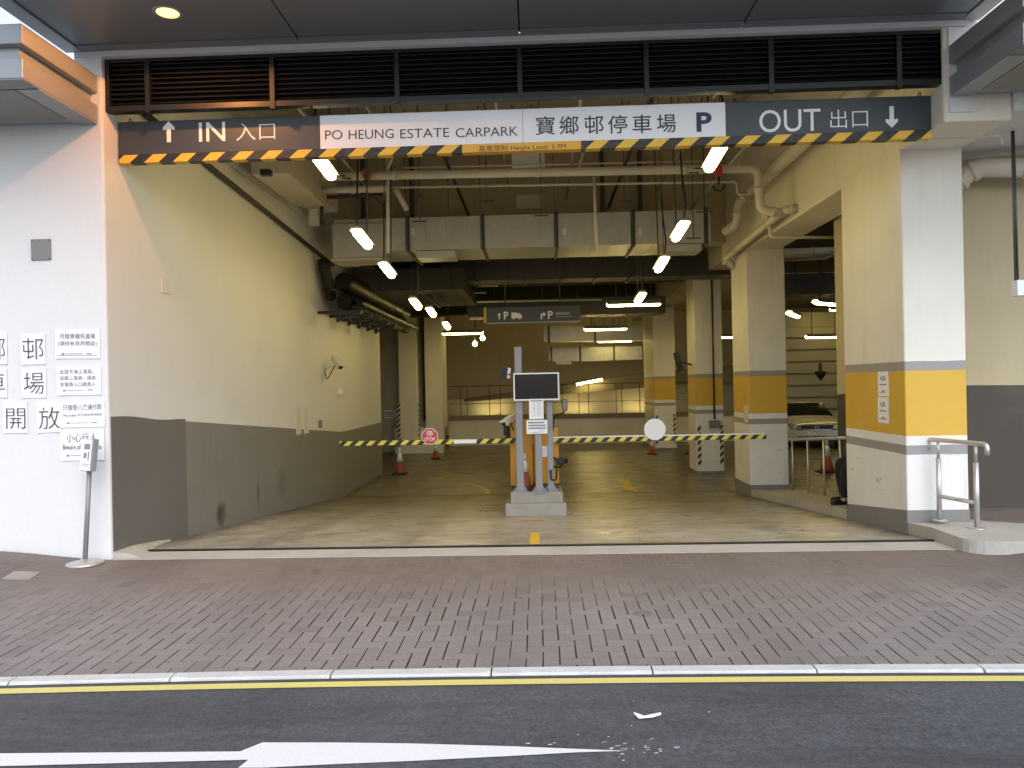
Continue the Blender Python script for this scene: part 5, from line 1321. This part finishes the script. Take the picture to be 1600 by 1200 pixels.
# ---------------------------------------------------------------- parked car
def build_car(loc, rz):
    t = thing('parked_car', 'pale hatchback parked facing out, seen between the first two pillars', 'car', loc, rz)
    # loft of cross sections: y along the car (front at 0), half widths and heights
    st_ = [  # y, z_low, z_belt, z_top, w_low, w_belt, w_top
        (0.00, .28, .58, .74, .66, .70, .60), (.06, .20, .60, .81, .80, .82, .68), (.22, .17, .64, .85, .86, .87, .74),
        (.60, .16, .68, .91, .885, .90, .78), (1.05, .16, .72, .96, .89, .90, .80), (1.30, .16, .74, 1.00, .89, .90, .80),
        (2.05, .16, .78, 1.42, .89, .90, .60), (2.6, .16, .80, 1.46, .89, .90, .60), (3.4, .16, .82, 1.42, .89, .90, .58), (3.95, .18, .84, 1.12, .87, .88, .62), (4.15, .30, .80, .92, .80, .82, .66)]
    mb = MB(); ring = []
    for (y, zl, zb, zt, wl_, wb, wt) in st_:
        sec = [(-wl_*.92, zl), (-wl_, zl+.08), (-wb, (zl+zb)/2+.05), (-wb*.985, zb), (-wt-.02, zt-.04), (-wt*.8, zt), (0, zt+.015)]
        sec = sec + [(-a_, b2) for a_, b2 in sec[:-1][::-1]]
        ring.append([(a_, y, b2) for a_, b2 in sec])
    n = len(ring[0])
    for r_ in ring: mb.v += [Vector(p) for p in r_]
    for k in range(len(ring)-1):
        for i in range(n-1): mb.f.append((k*n+i, k*n+i+1, (k+1)*n+i+1, (k+1)*n+i)); mb.sm.append(True)
        mb.f.append((k*n+n-1, k*n, (k+1)*n, (k+1)*n+n-1)); mb.sm.append(False)
    mb.f.append(tuple(range(n))[::-1]); mb.sm.append(False); b0 = (len(ring)-1)*n; mb.f.append(tuple(b0+i for i in range(n))); mb.sm.append(False)
    bd = mb.build('body', M['carpaint'], t, local=True)
    # windscreen between hood end and roof
    ws = MB()
    A = [(-.76, 1.33, 1.015), (.76, 1.33, 1.015), (.575, 2.02, 1.415), (-.575, 2.02, 1.415)]
    ws.add([(p[0], p[1]-.035, p[2]+.012) for p in A] + [(p[0], p[1], p[2]-.02) for p in A], [(0,1,2,3),(7,6,5,4),(0,4,5,1),(1,5,6,2),(2,6,7,3),(3,7,4,0)])
    ws.build('windscreen', M['glass'], t, local=True)
    for s_ in (-1, 1):
        sw = MB(); p = [(s_*.895, 1.55, .86), (s_*.895, 3.3, .88), (s_*.64, 3.2, 1.36), (s_*.645, 2.15, 1.37)]
        sw.add([(q[0]+s_*.01, q[1], q[2]) for q in p] + [(q[0]-s_*.03, q[1], q[2]) for q in p], [(0,1,2,3),(7,6,5,4),(0,4,5,1),(1,5,6,2),(2,6,7,3),(3,7,4,0)])
        sw.build('side_window', M['glass'], t, local=True)
        hl = MB().prism([(s_*.46,.60),(s_*.80,.63),(s_*.86,.80),(s_*.72,.82),(s_*.48,.76)], 'y', -.03, .26)
        o = hl.build('headlight', M['headlamp'], t, local=True, bevel=.02)
        MB().cbox((s_*.66, -.035, .715), (.13, .02, .09)).build('lamp_unit', M['chrome'], o, local=True, bevel=.02)
        mr = MB().cbox((s_*1.0, 1.52, .98), (.20, .10, .13)).build('mirror', M['carpaint'], t, local=True, bevel=.03, seg=3)
        for y in (.72, 3.35):
            wh = MB().tube([(s_*.70, y, .31), (s_*.905, y, .31)], .315, 28).build('wheel', M['rubber'], t, local=True)
            MB().tube([(s_*.90, y, .31), (s_*.915, y, .31)], .20, 20).build('rim', M['chrome'], wh, local=True)
        MB().cbox((s_*.64, .035, .30), (.22, .06, .10)).build('fog_lamp', M['black'], t, local=True, bevel=.02)
    MB().prism([(-.58,.58),(.58,.58),(.64,.755),(-.64,.755)], 'y', -.02, .14).build('grille', M['black'], t, local=True, bevel=.012)
    MB().prism([(-.66,.22),(.66,.22),(.60,.39),(-.60,.39)], 'y', -.02, .14).build('lower_intake', M['black'], t, local=True, bevel=.015)
    MB().box(-.44, .44, -.026, -.0205, .60, .612).build('grille_trim', M['chrome'], t, local=True)
    em = MB(); cyc = [(.062*math.cos(R(20*i)), -.032, .675+.062*math.sin(R(20*i))) for i in range(19)]
    em.tube(cyc, .008, 6, cap=False)
    for seg in (((-.038,.045),(-.018,-.005),(0,.015),(.018,-.005),(.038,.045)), ((-.05,.02),(-.022,-.05),(0,-.01),(.022,-.05),(.05,.02))):
        em.tube([(a_, -.032, .675+b2) for a_, b2 in seg], .006, 6)
    em.build('emblem', M['chrome'], t, local=True)
    pltt = MB().box(-.26, .26, -.035, -.014, .42, .54).build('number_plate', M['paper'], t, local=True, bevel=.004)
    dg = MB()
    for i in range(6):
        x = -.20 + i*.075 + (.02 if i > 1 else 0); dg.box(x, x+.014, -.038, -.0355, .445, .515); dg.box(x+.014, x+.04, -.038, -.0355, .445 if i % 2 else .50, .459 if i % 2 else .515)
    dg.build('plate_marks', M['ink'], pltt, local=True)
    return t
cq = P(1277, 697, 24.4)
car = build_car((cq.x, 24.4, -.65), R(-8)); car.scale.z = .95

# ---------------------------------------------------------------- seated person behind the pillar
def skin_mesh(name, mat, parent, chains, radii, root, sub=2):
    """chains: list of vertex-name paths; radii/positions by name"""
    names = {}; vs = []; es = []
    for ch in chains:
        for a_ in ch:
            if a_ not in names: names[a_] = len(vs); vs.append(radii[a_][0])
        for a_, b2 in zip(ch, ch[1:]): es.append((names[a_], names[b2]))
    me = bpy.data.meshes.new(name); me.from_pydata(vs, es, []); me.materials.append(mat)
    o = bpy.data.objects.new(name, me); COL.objects.link(o)
    o.modifiers.new('Skin', 'SKIN'); sk = o.modifiers.new('Sub', 'SUBSURF'); sk.levels = sub; sk.render_levels = sub
    if not me.skin_vertices: me.skin_vertices.new(name='')
    lay = me.skin_vertices[0].data
    for a_, i in names.items():
        r_ = radii[a_][1]; lay[i].radius = (r_, r_) if not isinstance(r_, tuple) else r_
        lay[i].use_root = (a_ == root)
    for p in me.polygons: p.use_smooth = True
    o.parent = parent
    WM[o.name] = WM[parent.name].copy()
    return o
PYY = 10.25; pf = floorz(PYY) + ZP
per = thing('person', 'seated person in black trousers and black shoes, mostly hidden behind the nearest pillar', 'person', (4.42, PYY, pf))
# local frame: facing -x; seat height .46
B = {'pel': ((0, 0, .56), .15), 'sp': ((.04, 0, .78), .14), 'ch': ((.05, 0, 1.0), .15), 'nk': ((.03, 0, 1.17), .055), 'hd': ((.0, 0, 1.27), .085), 'hd2': ((-.01, 0, 1.37), .095), 'hd3': ((0, 0, 1.44), .06)}
for s_, n_ in ((-1, 'l'), (1, 'r')):
    fx_ = -.50 if s_ < 0 else -.40
    B['hip'+n_] = ((0, s_*.10, .53), .10); B['kn'+n_] = ((-.45, s_*.13, .54), .072); B['sh'+n_] = ((fx_+.03, s_*.13, .10), .045)
    B['an'+n_] = ((fx_, s_*.13, .055), .04); B['to'+n_] = ((fx_-.15, s_*.14, .035), .03)
    B['so'+n_] = ((.05, s_*.20, 1.06), .06); B['el'+n_] = ((-.02, s_*.26, .80), .042); B['wr'+n_] = ((-.13, s_*.17, .675), .030); B['pa'+n_] = ((-.20, s_*.15, .665), .034)
    for k in range(4):
        B['f%d%s' % (k, n_)] = ((-.26, s_*.15 + (k-1.5)*.019, .665), .009); B['g%d%s' % (k, n_)] = ((-.30 + abs(k-1.5)*.008, s_*.15 + (k-1.5)*.020, .650), .008)
    B['t0'+n_] = ((-.19, s_*.15 - s_*.045, .675), .010); B['t1'+n_] = ((-.235, s_*.15 - s_*.06, .67), .009)
ch = [['pel', 'sp', 'ch', 'nk', 'hd', 'hd2', 'hd3']]
for n_ in 'lr':
    ch += [['pel', 'hip'+n_, 'kn'+n_, 'sh'+n_, 'an'+n_, 'to'+n_], ['ch', 'so'+n_, 'el'+n_, 'wr'+n_, 'pa'+n_]]
    for k in range(4): ch.append(['pa'+n_, 'f%d%s' % (k, n_), 'g%d%s' % (k, n_)])
    ch.append(['pa'+n_, 't0'+n_, 't1'+n_])
skin_mesh('body', M['skin'], per, ch, B, 'pel')
T = {k: (v[0], v[1]) for k, v in B.items()}
for n_ in 'lr':
    T['hip'+n_] = (B['hip'+n_][0], .115); T['kn'+n_] = (B['kn'+n_][0], .088); T['sh'+n_] = ((B['sh'+n_][0][0], B['sh'+n_][0][1], .075), .072)
T['pel'] = (B['pel'][0], .165)
skin_mesh('trousers', M['trouser'], per, [['pel', 'hipl', 'knl', 'shl'], ['pel', 'hipr', 'knr', 'shr']], T, 'pel')
J = dict(T); J['pel'] = ((0, 0, .62), .168); J['sp'] = (B['sp'][0], .158); J['ch'] = (B['ch'][0], .165); J['col'] = ((.04, 0, 1.14), .07)
for n_ in 'lr': J['so'+n_] = (B['so'+n_][0], .075); J['el'+n_] = (B['el'+n_][0], .056); J['wr'+n_] = (B['wr'+n_][0], .042)
skin_mesh('jacket', M['shirt'], per, [['pel', 'sp', 'ch', 'col'], ['ch', 'sol', 'ell', 'wrl'], ['ch', 'sor', 'elr', 'wrr']], J, 'pel')
for n_ in 'lr':
    a_, c_ = B['an'+n_][0], B['to'+n_][0]
    F = {'h': ((a_[0]+.06, a_[1], .045), .042), 'm': ((a_[0]-.05, a_[1], .045), .044), 't': ((c_[0]-.02, c_[1], .033), .034)}
    skin_mesh('shoe', M['shoe'], per, [['h', 'm', 't']], F, 'm')
H = {'a': ((.035, 0, 1.40), .085), 'b': ((.02, 0, 1.45), .085), 'c': ((-.03, 0, 1.47), .065)}
skin_mesh('hair', M['hair'], per, [['a', 'b', 'c']], H, 'b')
stl = thing('stool', 'plain dark stool under the seated person behind the nearest pillar', 'stool', (4.47, PYY, pf))
MB().lathe([(.16,.38),(.17,.39),(.17,.41),(.155,.42)], n=24).build('seat', M['black'], stl, local=True)
for a_ in (45, 135, 225, 315):
    MB().tube([(.12*math.cos(R(a_)), .12*math.sin(R(a_)), .385), (.18*math.cos(R(a_)), .18*math.sin(R(a_)), 0)], .013, 8).build('leg', M['rod'], stl, local=True)
